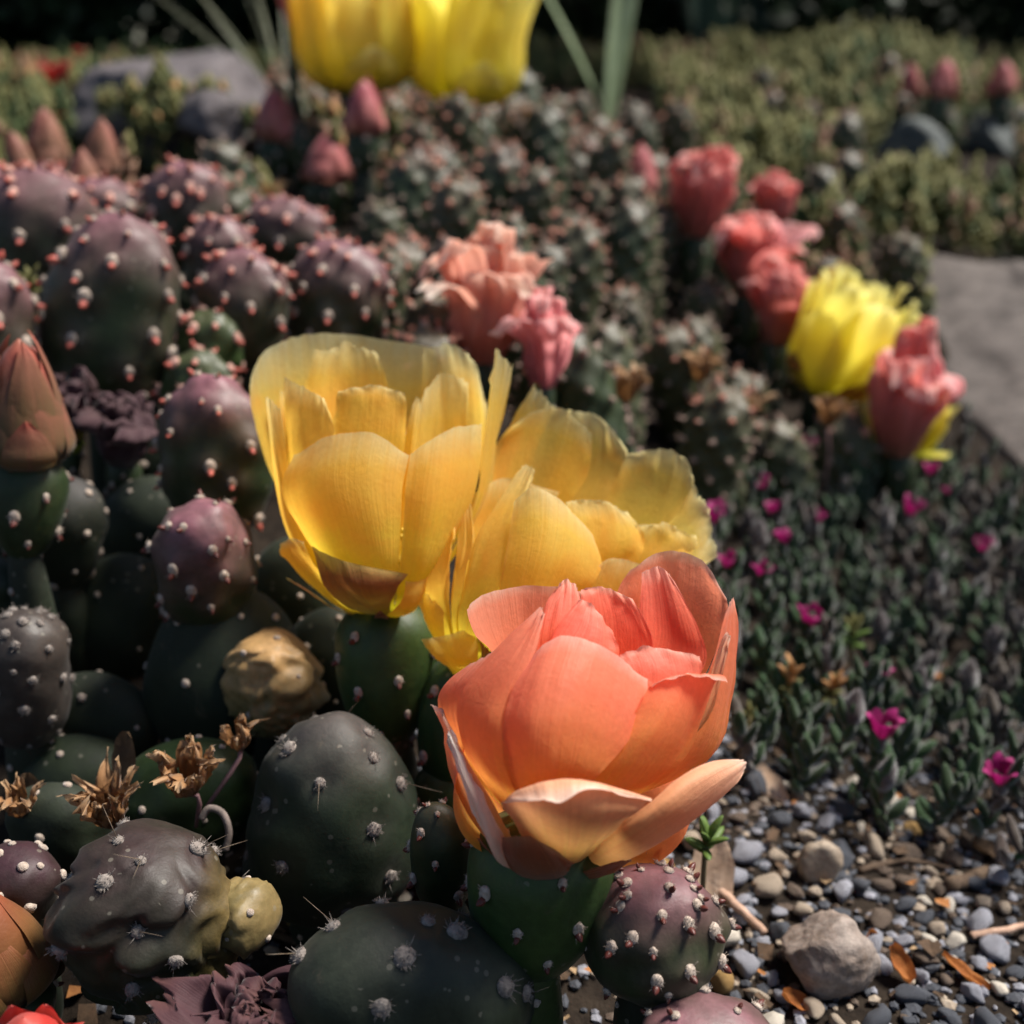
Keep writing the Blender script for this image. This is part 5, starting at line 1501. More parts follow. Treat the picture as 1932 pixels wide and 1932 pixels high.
rd = random.Random(11)
pois = Poisson()
THINGS = [o for o in COL.objects if o.parent is None and o.type == 'EMPTY']
for o in THINGS:
    pois.pts.append((o.location.x, o.location.y, .013))
cnt = 0
for _ in range(9000):
    x = rd.uniform(-.36, .26); y = rd.uniform(.42, 1.05)
    z = ground_z(x, y)
    u, v, d = to_px(Vector((x, y, z)))
    ut, vt, dt = to_px(Vector((x, y, z + .05)))
    if not (300 < u < 1640 and vt > 60 and v < 1000):
        continue
    if u > 1255 + (v - 300) * .62:          # the wilted row marks the edge of the clump
        continue
    if u < 700 and y < .60:
        continue
    if u < 470 and y < .95:
        continue
    if u < 620 and v < 300:
        continue
    if blocked(u, vt, v, d, .011):
        continue
    if not pois.ok(x, y, .0235 + .004 * rd.random()):
        continue
    (body, wool), tone, H = STEMS[rd.randrange(len(STEMS))]
    sc = rd.uniform(.62, 1.0) if rd.random() < .4 else rd.uniform(.95, 1.32)
    t = thing('tubercled_cactus', Vector((x, y, z - .003)), ('short ' if sc < .82 else 'tall ' if sc > 1.12 else '') + STEM_LABEL[tone] + ' ' + min(STEM_MARKS, key=lambda m: (m[0].x - x) ** 2 + (m[0].y - y) ** 2)[1], 'cactus', 'tubercled cactus stems in the middle clump')
    t.rotation_euler = (rd.uniform(-.32, .32), rd.uniform(-.32, .32), rd.uniform(0, 6.28))
    t.scale = (sc, sc, sc * rd.uniform(.9, 1.1))
    ob('stem', body, t)
    w = ob('areoles', wool, t)
    w['kind'] = 'stuff'
    cnt += 1
    if cnt >= 290:
        break
print('stems', cnt)


# ------------------------------------------------------------------ woolly ground cover with magenta flowers
M['wleaf'] = simple_mat('woolly_leaf', (.022, .044, .018), (.050, .084, .036), 300, .8, .5, 1800, .15, .5, .12, .5)
M['wleaf_purple'] = simple_mat('woolly_leaf_purple', (.060, .046, .038), (.12, .095, .08), 300, .85, .5, 1800, .15, .6, .1, .5)
M['wbud'] = simple_mat('woolly_bud', (.065, .050, .050), (.14, .115, .11), 500, .9, .6, 2200, .1, .8, .05, .4)
M['wstem'] = simple_mat('woolly_stem', (.05, .04, .035), (.10, .08, .06), 400, .85, .4, 1800, .1, .3)


def finger_leaf(L, W, T, curve, mat, seed, hairs=False):
    mb = MB()
    rows, n = 9, 8
    vs = []
    for i in range(rows):
        f = i / (rows - 1)
        r = max(.05, math.sin(math.pi * min(1, f * .9 + .1)) ** .5) * (1 - .12 * f)
        for k in range(n):
            a = 2 * math.pi * k / n
            vs.append((math.cos(a) * W / 2 * r * .001, (math.sin(a) * T / 2 * r + curve * f * f * L) * .001, f * L * .001))
    fc = grid_faces(rows, n, True)
    fc.append(tuple(range((rows - 1) * n, rows * n)))
    mb.add(vs, fc, 0)
    return mb.mesh('leaf', M[mat])


LEAVES = [finger_leaf(9.5, 4.8, 3.4, -.14, 'wleaf', 1), finger_leaf(11, 4.6, 3.2, -.10, 'wleaf', 2), finger_leaf(7.5, 4.6, 3.4, -.18, 'wleaf', 3),
          finger_leaf(11, 4.2, 3.0, -.12, 'wleaf_purple', 4), finger_leaf(8.5, 4.0, 2.9, -.15, 'wleaf_purple', 5)]


def bud_ground(seed):
    rdl = random.Random(seed)
    mb = MB()
    rows, n = 11, 12
    vs = []
    for i in range(rows):
        f = i / (rows - 1)
        r = max(.02, math.sin(math.pi * (f * .9 + .1)) ** .8 * (1 - .35 * f))
        for k in range(n):
            a = 2 * math.pi * k / n
            q = r * (1 + .10 * math.cos(a * 5 + f * 2))
            vs.append((math.cos(a) * 3.4 * q * .001, math.sin(a) * 3.4 * q * .001, f * 11 * .001))
    fc = grid_faces(rows, n, True)
    mb.add(vs, fc, 0)
    for _ in range(260):
        f = rdl.uniform(.05, .95); a = rdl.uniform(0, 6.28)
        r = max(.02, math.sin(math.pi * (f * .9 + .1)) ** .8 * (1 - .35 * f)) * 3.4
        p = Vector((math.cos(a) * r, math.sin(a) * r, f * 11))
        dr = Vector((math.cos(a), math.sin(a), rdl.uniform(-.2, .9))).normalized()
        mb.tube([p * .001, (p + dr * rdl.uniform(.5, 1.0)) * .001], [.00006, .00002], 3, 0)
    return mb.mesh('bud', M['wbud'])


WBUDS = [bud_ground(1), bud_ground(2)]


def mag_petals(seed, n=7):
    rdl = random.Random(seed)
    out = []
    for k in range(n):
        sp = pt(k * 360 / n + rdl.uniform(-8, 8), [(1, 0), (2.3, 1.8), (3.2, 4), (4.0, 6), (5.0 + rdl.uniform(-1.6, 1.2), 7.2 + rdl.uniform(-1.5, 1))], [.8, 1.4, 1.9, 1.9, 1.1], 'magenta', bow=.2, ruf=.4, wrap=.9, jag=.04, seed=seed * 9 + k)
        out.append(petal_mesh('petal', sp, M['magenta'], 9, 7))
    return out


MAG = [mag_petals(1), mag_petals(2)]


COVER_MARKS = [(P(1690, 860, .58), 'under the coral rose-like wilted flower'), (P(1850, 900, .62), 'at the foot of the taupe slab'), (P(1400, 1000, .5), 'just behind the leaning yellow flower'),
               (P(1420, 1250, .42), 'close behind the orange flower'), (P(1560, 1500, .36), 'at the edge of the gravel'), (P(1880, 1540, .36), 'where the gravel meets dark litter'),
               (P(1700, 1250, .45), 'amid the two grey woolly buds'), (P(1560, 1280, .42), 'around the orange-tipped stonecrop sprig'), (P(1880, 1150, .48), 'on the outer side of the cover'), (P(1560, 1000, .52), 'in the thick of the magenta blooms')]


def near_mark(marks, x, y):
    return min(marks, key=lambda m: (m[0].x - x) ** 2 + (m[0].y - y) ** 2)[1]


def shoot(x, y, kind, rdl, label, group):
    z = ground_z(x, y)
    label = label + ', ' + near_mark(COVER_MARKS, x, y)
    t = thing('woolly_shoot', Vector((x, y, z - .001)), label, 'ground cover plant', group)
    H = rdl.uniform(.010, .022) * (1.15 + .5 * noise.noise(Vector((x * 30, y * 30, 4)))) + (.006 if kind != 'leaf' else 0)
    lean = Vector((rdl.uniform(-.35, .35), rdl.uniform(-.4, .2), 1))
    top = lean * H
    mb = MB()
    mb.tube([(0, 0, 0), top * .5 + Vector((rdl.uniform(-.002, .002), 0, 0)), top], [.0009, .0008, .0007], 5)
    ob('stem', mb.mesh('stem', M['wstem']), t)
    purple = rdl.random() < (.24 if kind == 'leaf' else .5)
    w_ = 'low ' if H < .0135 else 'tall ' if H > .0185 else ''
    t['label'] = w_ + (t['label'].replace('grey-green', 'mauve-tinged') if purple else t['label'])
    nl = rdl.choice((10, 11, 13)) if kind == 'leaf' else 8
    for k in range(nl):
        f = .15 + .85 * k / (nl - 1)
        a = k * 2.4 + rdl.uniform(-.3, .3)
        tilt = rdl.uniform(.75, 1.1) * (1 - .6 * f) + .08
        me = LEAVES[rdl.choice((3, 4)) if purple and rdl.random() < .8 else rdl.choice((0, 1, 2))]
        q = Quaternion((0, 0, 1), a) @ Quaternion((1, 0, 0), -tilt)
        ob('leaf', me, t, lean * H * f, q, rdl.uniform(.75, 1.2))
    q = Quaternion((0, 0, 1), rdl.uniform(0, 6)) @ Quaternion((1, 0, 0), rdl.uniform(-.25, .25))
    if kind == 'bud':
        ob('bud', rdl.choice(WBUDS), t, top * .85, q, rdl.uniform(.85, 1.25))
    if kind == 'flower':
        c = ob('calyx', rdl.choice(WBUDS), t, top * .85, q, rdl.uniform(.6, .8))
        fl = rdl.choice(MAG)
        psc = rdl.uniform(.85, 1.25)
        for me in fl:
            ob('petal', me, c, (0, 0, .0060), None, 1.22 * psc)
    return t


GC = 'woolly shoots of the magenta-flowered ground cover'
LAB = {'leaf': 'woolly grey-green leafy ground-cover shoot',
       'bud': 'woolly shoot ending in a dull purple-brown bud',
       'flower': 'woolly shoot topped by a small magenta flower'}
rd = random.Random(23)
pc = Poisson()
# magenta flowers seen in the photograph, each where it stands
FLOW = [(1440, 1060), (1465, 978), (1415, 915), (1555, 980), (1750, 890), (1730, 995), (1850, 1045), (1550, 1160), (1645, 1295), (1620, 1400), (1850, 1460),
        (1540, 860), (1905, 1520), (1330, 985), (1800, 915), (1455, 1105), (1375, 1085), (1345, 950)]
BUD = [(1730, 1240), (1745, 1300), (1500, 1090), (1580, 925), (1590, 1340), (1700, 1440), (1880, 1000), (1760, 1060), (1400, 1180), (1420, 960), (1870, 1190), (1660, 1010)]
for lst, kind in ((FLOW, 'flower'), (BUD, 'bud')):
    for (u, v) in lst:
        # the bloom floats ~2.6 cm above the soil
        p = None
        for k in range(80):
            dd = .32 + k * .006
            q = P(u, v, dd)
            if q.z - ground_z(q.x, q.y) < .026:
                p = q
                break
        if p is None:
            continue
        pc.pts.append((p.x, p.y, .007))
        shoot(p.x, p.y, kind, rd, LAB[kind], GC)


def in_cover(u, v):
    return u > 1290 and v > 850 + max(0, (1500 - u)) * .15 and v < 1475 + (u - 1400) * .36 and not (u > 1810 and v < 940)


cnt = 0
for _ in range(16000):
    x = rd.uniform(.03, .42); y = rd.uniform(.30, .72)
    u, v, d = to_px(Vector((x, y, ground_z(x, y))))
    if u > 2050 or not in_cover(u, v):
        continue
    if not pc.ok(x, y, .0116):
        continue
    kind = 'bud' if rd.random() < .12 else 'leaf'
    shoot(x, y, kind, rd, LAB[kind], GC)
    cnt += 1
    if cnt > 268:
        break
print('shoots', cnt)

# ------------------------------------------------------------------ stonecrop
M['sed_olive'] = simple_mat('stonecrop_olive', (.055, .075, .022), (.15, .17, .055), 120, .6, .1, None, .3, .1, .42)
M['sed_yellow'] = simple_mat('stonecrop_yellow', (.15, .15, .045), (.29, .27, .10), 120, .6, .1, None, .3, .1, .42)
M['sed_green'] = simple_mat('stonecrop_green', (.035, .07, .02), (.09, .145, .045), 120, .6, .1, None, .3, .1, .42)
M['sed_rust'] = simple_mat('stonecrop_rust', (.26, .14, .09), (.42, .25, .16), 120, .6, .1, None, .3, .1, .42)
M['sed_orange'] = simple_mat('stonecrop_orange', (.40, .20, .08), (.55, .30, .12), 120, .6, .1, None, .3, .1, .25)
M['sed_stem'] = simple_mat('stonecrop_stem', (.12, .09, .05), (.2, .15, .08), 200, .7, .1)


def sprig(rdl, H, nl, Ll, mats, tips=None):
    """list of (verts, faces, mat index) for one stonecrop sprig; mm"""
    V = []; F = []; Mi = []
    base = [(0, 0, 0), (.5, .22, .42), (.5, -.22, .42), (.5, 0, .0), (1, 0, .35), (.5, 0, .75)]
    for k in range(nl):
        f = (k + .5) / nl
        a = k * 2.4
        tilt = 1.15 * (1 - f) + .1
        s = Ll * (.7 + .5 * math.sin(f * 2.6))
        mi = rdl.choice(mats)
        if tips is not None and f > .72:
            mi = rdl.choice(tips)
        pts = []
        for (l, w, hh) in [(0, 0, 0), (.45, .26, .0), (.45, -.26, .0), (.5, 0, .2), (.5, 0, -.2), (1.0, 0, .08)]:
            x = l * s; y = w * s; zz = hh * s
            xx = x * math.sin(tilt) - zz * math.cos(tilt); z2 = x * math.cos(tilt) + zz * math.sin(tilt)
            pts.append((xx * math.cos(a) - y * math.sin(a), xx * math.sin(a) + y * math.cos(a), H * f + z2))
        o = len(V)
        V += pts
        fc = [(0, 1, 3), (0, 3, 2), (0, 4, 1), (0, 2, 4), (1, 5, 3), (3, 5, 2), (1, 4, 5), (2, 5, 4)]
        F += [tuple(i + o for i in q) for q in fc]
        Mi += [mi] * 8
    return np.array(V), F, Mi


def carpet(name, label, places, mats, tips, H, nl, Ll, seed, kind='stuff', cat='ground cover', slots=None, loc=Vector((0, 0, 0))):
    rdl = random.Random(seed)
    zones = [(mats, tips), ([1, 1, 0], [1]), ([2, 2, 0], [0, 2]), ([3, 0, 3], [3, 1])]
    protos = [sprig(rdl, H * rdl.uniform(.7, 1.2), nl, Ll * rdl.uniform(.8, 1.2), *zones[i // 3]) for i in range(12)]
    AV = []; AF = []; AM = []; off = 0
    for (x, y, z, sc) in places:
        zn = noise.noise(Vector((x * 7, y * 7, seed))) * 3.2 + 1.5 + rdl.uniform(-.7, .7)
        V, F, Mi = protos[min(3, max(0, int(zn))) * 3 + rdl.randrange(3)]
        a = rdl.uniform(0, 6.28); c, s = math.cos(a), math.sin(a)
        tx, ty = rdl.uniform(-.3, .3), rdl.uniform(-.3, .3)
        W = np.stack([V[:, 0] * c - V[:, 1] * s + V[:, 2] * tx, V[:, 0] * s + V[:, 1] * c + V[:, 2] * ty, V[:, 2]], 1) * sc * .001
        W += np.array([x - loc.x, y - loc.y, z - loc.z])
        AV.append(W)
        AF += [tuple(i + off for i in q) for q in F]
        AM += Mi
        off += len(V)
    me = mk_mesh(name, np.concatenate(AV), AF, [M[k] for k in slots], midx=AM)
    o = ob(name, me, None, loc)
    tag(o, label, cat, None, kind)
    return o


SL = ['sed_olive', 'sed_yellow', 'sed_green', 'sed_rust', 'sed_orange']
rd = random.Random(31)
pl = []
for _ in range(30000):
    x = rd.uniform(-.05, 1.15); y = rd.uniform(.6, 2.2)
    z = ground_z(x, y)
    u, v, d = to_px(Vector((x, y, z + .01)))
    if not (-50 < u < 2000 and v < 760):
        continue
    if u < 1290 + (v - 300) * .62 and v > 160:
        continue
    if u < 1000:
        continue
    if u > 1735 and v > 475:
        continue
    if blocked(u, v - .03 / mmpx(d), v, d, .006, .15):
        continue
    hn = noise.noise(Vector((x * 9, y * 9, 5)))
    if hn < -.08 and rd.random() < .85:
        continue
    pl.append((x, y, z - .002 + .05 * max(0, hn), rd.uniform(.7, 1.8)))
    if len(pl) > 3600:
        break
carpet('stonecrop_carpet', 'olive and yellow-green stonecrop carpet covering the back slope', pl, [0, 0, 1, 2, 2, 3], [1, 1, 0, 3], 20, 15, 7.5, 3, slots=SL)
print('stonecrop', len(pl))
# stray tubercled stems that have seeded into the stonecrop
STRAY = [(P(1400, 300, .95), 'near the small hooded coral flower'), (P(1600, 420, .85), 'uphill from the open lemon flower'), (P(1500, 200, 1.2), 'below the dark yucca clump'), (P(1750, 250, 1.15), 'around the blue-grey stones'), (P(1700, 480, .85), 'just uphill from the taupe slab')]
ps = Poisson()
cnt = 0
for _ in range(4000):
    x = rd.uniform(.1, .6); y = rd.uniform(.72, 1.45)
    z = ground_z(x, y)
    u, v, d = to_px(Vector((x, y, z)))
    if not (1300 < u < 1960 and 130 < v < 640) or u < 1330 + (v - 300) * .62 or (u > 1735 and v > 475):
        continue
    if noise.noise(Vector((x * 8, y * 8, 21))) < .02 or not ps.ok(x, y, .03) or blocked(u, v - .05 / mmpx(d), v, d, .01):
        continue
    (body, wool), tone, H = STEMS[rd.randrange(len(STEMS))]
    sc = rd.uniform(.7, 1.25)
    t = thing('tubercled_cactus', Vector((x, y, z - .002)), 'stray ' + STEM_LABEL[tone].replace('dark ', '') + ' in the stonecrop ' + near_mark(STRAY, x, y), 'cactus', 'stray tubercled stems in the stonecrop')
    t.rotation_euler = (rd.uniform(-.3, .3), rd.uniform(-.3, .3), rd.uniform(0, 6.28))
    t.scale = (sc, sc, sc)
    ob('stem', body, t)
    ob('areoles', wool, t)['kind'] = 'stuff'
    cnt += 1
    if cnt >= 34:
        break
print('stray', cnt)
# the hump against the dark shrubs
hc = P(1610, 190, 1.42)
hz = ground_z(hc.x, hc.y)
pl = []
for _ in range(700):
    a = rd.uniform(0, 6.28); q = math.sqrt(rd.random())
    x = hc.x + math.cos(a) * q * .135; y = hc.y + math.sin(a) * q * .13
    top = (hc.z + .058 - hz) * max(0, 1 - q ** 2.6)
    pl.append((x, y, hz + top * rd.uniform(.55, 1.0), rd.uniform(.8, 1.3)))
carpet('stonecrop_hump', 'rounded hump of yellow-green stonecrop against the dark shrubs', pl, [0, 1, 2, 0], [1, 1, 0], 22, 16, 8.5, 5, kind=None, cat='stonecrop', slots=SL, loc=Vector((hc.x, hc.y, hz)))
# upper left, orange-tipped
pl = []
for _ in range(20000):
    x = rd.uniform(-.75, .02); y = rd.uniform(.62, 1.6)
    z = ground_z(x, y)
    u, v, d = to_px(Vector((x, y, z + .01)))
    if not (-60 < u < 760 and v < 420):
        continue
    if noise.noise(Vector((x * 11, y * 11, 9))) < -.12:
        continue
    if blocked(u, v - .03 / mmpx(d), v, d, .012):
        continue
    pl.append((x, y, z - .002, rd.uniform(.9, 1.7)))
    if len(pl) > 1300:
        break
carpet('stonecrop_carpet', 'green stonecrop with orange-rust tips around the grey-lilac boulder', pl, [0, 0, 2, 2], [4, 3, 1, 0], 26, 14, 8, 7, slots=SL)
# sprigs on the boulder
pl_boulder = []
for (u, v) in [(360, 165), (300, 150), (410, 155), (290, 205), (345, 185), (440, 200), (380, 255), (320, 285), (260, 275), (420, 285), (225, 170)]:
    q = P(u, v + 25, .80)
    for _ in range(6):
        pl_boulder.append((q.x + rd.uniform(-.014, .014), q.y + rd.uniform(-.015, .015), q.z - .012, rd.uniform(1.0, 1.6)))

# ------------------------------------------------------------------ gravel
PEB = {'slate': stone_mat('pebble_slate', (.035, .037, .045), (.062, .066, .078), (.10, .105, .12), 160),
       'lilac': stone_mat('pebble_lilac_grey', (.15, .15, .175), (.24, .24, .27), (.34, .34, .37), 160),
       'tan': stone_mat('pebble_tan', (.20, .15, .11), (.31, .25, .19), (.42, .35, .28), 160),
       'cream': stone_mat('pebble_cream', (.36, .31, .25), (.50, .45, .38), (.60, .56, .50), 160),
       'ochre': stone_mat('pebble_ochre', (.16, .085, .03), (.28, .17, .06), (.38, .26, .12), 160),
       'brown': stone_mat('pebble_brown', (.06, .04, .03), (.11, .08, .06), (.18, .14, .11), 160)}
PEBW = ['slate'] * 6 + ['lilac'] * 6 + ['tan'] * 5 + ['cream'] * 3 + ['ochre'] * 1 + ['brown'] * 2
PMESH = {}
for c, m in PEB.items():
    for i in range(6):
        PMESH[c, i] = rock_mesh('pebble', m, 40 + i * 3 + len(c), 8, 3, .06, .66, (1, [.8, .7, .9, .62, .75, .85][i], [.6, .5, .7, .45, .55, .65][i]))
WORD = {'slate': 'dark slate pebble', 'lilac': 'pale lilac-grey pebble', 'tan': 'tan pebble', 'cream': 'cream-white pebble', 'ochre': 'ochre pebble', 'brown': 'dark brown pebble'}
GR_MARKS = [(P(1555, 1765, .32), 'against the big cracked tan stone'), (P(1540, 1620, .345), 'around the pale pointed stone'), (P(1390, 1740, .315), 'beside the thick pink twig'),
            (P(1340, 1800, .30), 'at the side of the mauve-crowned pad'), (P(1330, 1640, .33), 'under the beige leaf by the orange flower'), (P(1760, 1780, .32), 'between the big stone and the slender straw'),
            (P(1690, 1860, .305), 'near the curled orange leaf scrap'), (P(1500, 1900, .30), 'near the bright orange scrap'), (P(1880, 1880, .30), 'at the outer rim of the gravel'), (P(1700, 1640, .345), 'beside the dark litter'),
            (P(560, 1740, .29), 'beside the wrinkled plum pad'), (P(740, 1680, .29), 'below the dusky blue-green pad')]
rd = random.Random(41)


def stand(x, y, size, c, i, rz, tilt=(0, 0), name='pebble', label=None, cat='pebble', group='gravel pebbles beside the orange flower'):
    o = ob(name, PMESH[c, i], None, Vector((x, y, ground_z(x, y) + size * .22)))
    o.scale = (size / 2, size / 2, size / 2)
    o.rotation_euler = (tilt[0], tilt[1], rz)
    tag(o, label or (('small ' if size < .0055 else 'large ' if size > .0085 else '') + WORD[c] + ' ' + near_mark(GR_MARKS, x, y)), cat, group)
    return o


def in_gravel(u, v):
    return (u > 1240 and v > 1420 + max(0, u - 1500) * .50 and v < 2000 and u < 1990) or (500 < u < 800 and 1630 < v < 1800)


pg = Poisson()
big = ground_at(1555, 1850)
pg.pts.append((big.x, big.y, .014))
small = ground_at(1545, 1665)
pg.pts.append((small.x, small.y, .008))
cnt = 0
for size_lo, size_hi, tries, cap in ((.0085, .0108, 300, 40), (.0062, .0085, 1500, 120), (.0040, .0062, 7000, 300)):
    for _ in range(tries):
        if rd.random() < .85:
            x = rd.uniform(.02, .20); y = rd.uniform(.20, .36)
        else:
            x = rd.uniform(-.07, .0); y = rd.uniform(.22, .34)
        u, v, d = to_px(Vector((x, y, ground_z(x, y))))
        if not in_gravel(u, v):
            continue
        sz = rd.uniform(size_lo, size_hi)
        if not pg.ok(x, y, sz * .80):
            continue
        dark = noise.noise(Vector((x * 40, y * 40, 2)))
        c = rd.choice(PEBW)
        if u > 1650 and v < 1700 and rd.random() < .6:
            c = rd.choice(('brown', 'slate'))
        stand(x, y, sz, c, rd.randrange(6), rd.uniform(0, 6.28), (rd.uniform(-.5, .5), rd.uniform(-.5, .5)))
        cnt += 1
        if cnt >= cap:
            break
print('pebbles', cnt)
# grit between the pebbles
mbs = {k: MB() for k in ('slate', 'tan', 'brown', 'lilac')}
vs, fs = ico(1)
mb = MB()
names = ['slate', 'tan', 'brown', 'lilac', 'ochre']
for _ in range(9000):
    x = rd.uniform(-.10, .24); y = rd.uniform(.19, .40)
    u, v, d = to_px(Vector((x, y, ground_z(x, y))))
    if not (u > -40 and v > 1350 and u < 2000):
        continue
    r = rd.uniform(.0007, .0022) * rd.uniform(.6, 1)
    if u < 1200 and rd.random() < .5:
        continue
    c = Vector((x, y, ground_z(x, y) + r * .3))
    so = Vector((rd.uniform(0, 90), 0, 0))
    sx, sy, sz = rd.uniform(.7, 1.3), rd.uniform(.7, 1.3), rd.uniform(.5, .9)
    mb.add([c + Vector((p.x * sx, p.y * sy, p.z * sz)) * r * (1 + .35 * noise.noise(p * 1.5 + so)) for p in vs], fs, rd.choice((0, 0, 0, 0, 1, 2, 2, 3, 3)))
o = ob('grit', mb.mesh('grit', [PEB[k] for k in names], smooth=False))
tag(o, 'fine dark grit between the pebbles', 'gravel', None, 'stuff')

# crumbs of bark and dead leaf strewn over the soil
mb = MB()
for _ in range(500):
    x = rd.uniform(-.14, .24); y = rd.uniform(.19, .42)
    u, v, d = to_px(Vector((x, y, ground_z(x, y))))
    if not (-40 < u < 2000 and v > 1250):
        continue
    L = rd.uniform(.0015, .0055); w = L * rd.uniform(.15, .5)
    q = Quaternion((0, 0, 1), rd.uniform(0, 6.28)) @ Quaternion((1, 0, 0), rd.uniform(-.5, .5))
    c = Vector((x, y, ground_z(x, y) + rd.uniform(.0008, .004)))
    mb.add([c + q @ Vector(p) for p in ((-w, -L / 2, 0), (w, -L / 2, w * .3), (w * .7, L / 2, 0), (-w * .8, L / 2, w * .5))], [(0, 1, 2, 3)], rd.choice((0, 0, 1, 2)))
M['crumb1'] = simple_mat('crumb_brown', (.04, .025, .015), (.10, .06, .035), 400, .9, .3)
M['crumb2'] = simple_mat('crumb_tan', (.20, .13, .07), (.34, .23, .13), 400, .9, .3)
M['crumb3'] = simple_mat('crumb_rust', (.24, .09, .03), (.36, .16, .05), 400, .9, .3)
o = ob('leaf_litter', mb.mesh('leaf_litter', [M['crumb1'], M['crumb2'], M['crumb3']], smooth=False))
tag(o, 'crumbs of bark and dead leaf strewn over the gravel and soil', 'leaf litter', None, 'stuff')

# the two stones one notices
M['stone_tan'] = stone_mat('stone_tan', (.16, .11, .08), (.27, .22, .19), (.33, .28, .24), 90)
o = ob('stone', rock_mesh('stone', M['stone_tan'], 63, 9, 5, .07, .78, (.0125, .0105, .0120)), None, Vector((big.x, big.y, ground_z(big.x, big.y) + .0065)))
tag(o, 'big cracked tan stone lying on the gravel', 'stone')
o = ob('stone', rock_mesh('stone', PEB['tan'], 66, 8, 4, .08, .74, (.0065, .005, .0075)), None, Vector((small.x, small.y, ground_z(small.x, small.y) + .004)))
tag(o, 'pale pointed stone standing at the edge of the woolly shoots', 'stone')

# twigs, straws, dead leaves
M['twig'] = simple_mat('twig', (.30, .18, .12), (.52, .34, .25), 300, .8, .4, 1500)
M['twig_dark'] = simple_mat('twig_dark', (.05, .03, .02), (.12, .08, .05), 300, .85, .4, 1500)
M['dead_leaf'] = simple_mat('dead_leaf', (.40, .26, .17), (.58, .42, .31), 120, .8, .4, 700, .2, 0, .25)
M['orange_leaf'] = simple_mat('orange_leaf', (.26, .08, .02), (.40, .15, .04), 160, .75, .4, 700, .2, 0, .25)
M['green_leaf'] = simple_mat('green_leaf', (.08, .14, .03), (.16, .24, .06), 160, .5, .2, 700, .3, 0, .3)
M['brown_leaf'] = simple_mat('brown_leaf', (.06, .035, .02), (.13, .08, .045), 120, .8, .4, 700, .2, 0, .15)


def twig(pts, r, mat, label, name='twig', lift=.002):
    W = []
    for (u, v) in pts:
        g = ground_at(u, v)
        W.append(Vector((g.x, g.y, g.z + lift)))
    loc = W[0].copy()
    mb = MB()
    fine = []
    n = len(W)
    for i in range(16):
        f = i / 15
        p = catmull([tuple(w) for w in W], f)
        fine.append(Vector(p) - loc + Vector((noise.noise(Vector((f * 5, r * 1e4, 1))), noise.noise(Vector((f * 5, r * 1e4, 8))), 0)) * r * .6)
    mb.tube(fine, [r * (1.05 - .3 * i / 15) for i in range(16)], 8)
    return tag(ob(name, mb.mesh(name, M[mat]), None, loc), label, 'twig')


twig([(1345, 1700), (1385, 1735), (1440, 1790)], .0014, 'twig', 'thick pinkish twig lying from the mauve-crowned pad onto the gravel', lift=.005)
twig([(1830, 1790), (1890, 1778), (1960, 1765)], .0011, 'twig', 'slender straw beside the oval grey pebble', lift=.004)
twig([(1790, 1690), (1860, 1660), (1960, 1610)], .0022, 'twig_dark', 'dark rotting twig where gravel meets the woolly shoots', lift=.003)
twig([(1620, 1660), (1700, 1640), (1790, 1655)], .0010, 'twig_dark', 'thin dark twig in the litter behind the big stone', lift=.003)
twig([(505, 1780), (560, 1800), (640, 1830)], .0011, 'twig_dark', 'dark twig running out from under the wrinkled plum pad', lift=.004)


def scrap(u, v, L, W, mat, label, rz, tiltx=.2, curl=.6, seed=1, name='dead_leaf', d=None, lift=.003, up=None):
    g = ground_at(u, v) if d is None else P(u, v, d)
    mb = MB()
    rows, cols = 14, 9
    vv = []; uv = []
    for i in range(rows):
        f = i / (rows - 1)
        w = W / 2 * max(.04, math.sin(math.pi * (.06 + .9 * f)) ** .7) * (1 + .2 * noise.noise(Vector((f * 4, seed, 0))))
        for j in range(cols):
            t = -1 + 2 * j / (cols - 1)
            z = curl * (t * t * W * .35 + f * f * L * .25) + .0008 * noise.noise(Vector((t * 2, f * 4, seed)))
            vv.append((t * w, (f - .5) * L, z)); uv.append((t * .5 + .5, f))
    mb.add(vv, grid_faces(rows, cols), 0, uv)
    o = ob(name, mb.mesh(name, M[mat]), None, Vector((g.x, g.y, g.z + lift)))
    o.rotation_euler = (tiltx, 0, rz)
    tag(o, label, 'leaf')
    return o


scrap(1340, 1700, .022, .012, 'dead_leaf', 'beige dead leaf standing up behind the mauve-crowned pad', .1, 1.05, .2, 3, lift=.010)
scrap(1690, 1845, .009, .006, 'orange_leaf', 'curled rusty leaf scrap beside the big stone', .6, .4, 1.2, 5, 'leaf_scrap')
scrap(1815, 1860, .013, .004, 'orange_leaf', 'long curled orange leaf scrap on the gravel', 1.0, .2, .9, 7, 'leaf_scrap')
scrap(1500, 1915, .008, .006, 'orange_leaf', 'bright orange petal scrap on pale pebbles', 1.3, .2, .8, 9, 'leaf_scrap')
scrap(1640, 1800, .008, .0045, 'orange_leaf', 'small rusty scrap leaning on the big stone', .2, .9, .8, 11, 'leaf_scrap')
scrap(1300, 1850, .013, .009, 'dead_leaf', 'pale yellow-pink petal scrap between the two mauve-crowned pads', 1.2, .3, .4, 13, 'leaf_scrap')
scrap(1890, 1640, .020, .010, 'brown_leaf', 'brown dead leaf in the shade of the woolly shoots', 1.4, .2, .5, 15)
scrap(1440, 1500, .016, .009, 'dead_leaf', 'tan dead leaf lodged in the shoots beside the orange flower', .8, .4, .7, 17)
scrap(735, 1690, .020, .010, 'dead_leaf', 'grey-tan dead leaf wedged between bluish pads', -.8, .5, .8, 19)
scrap(690, 1740, .018, .010, 'brown_leaf', 'brown curled leaf beside the grey-tan one between bluish pads', .5, .4, 1.0, 21)
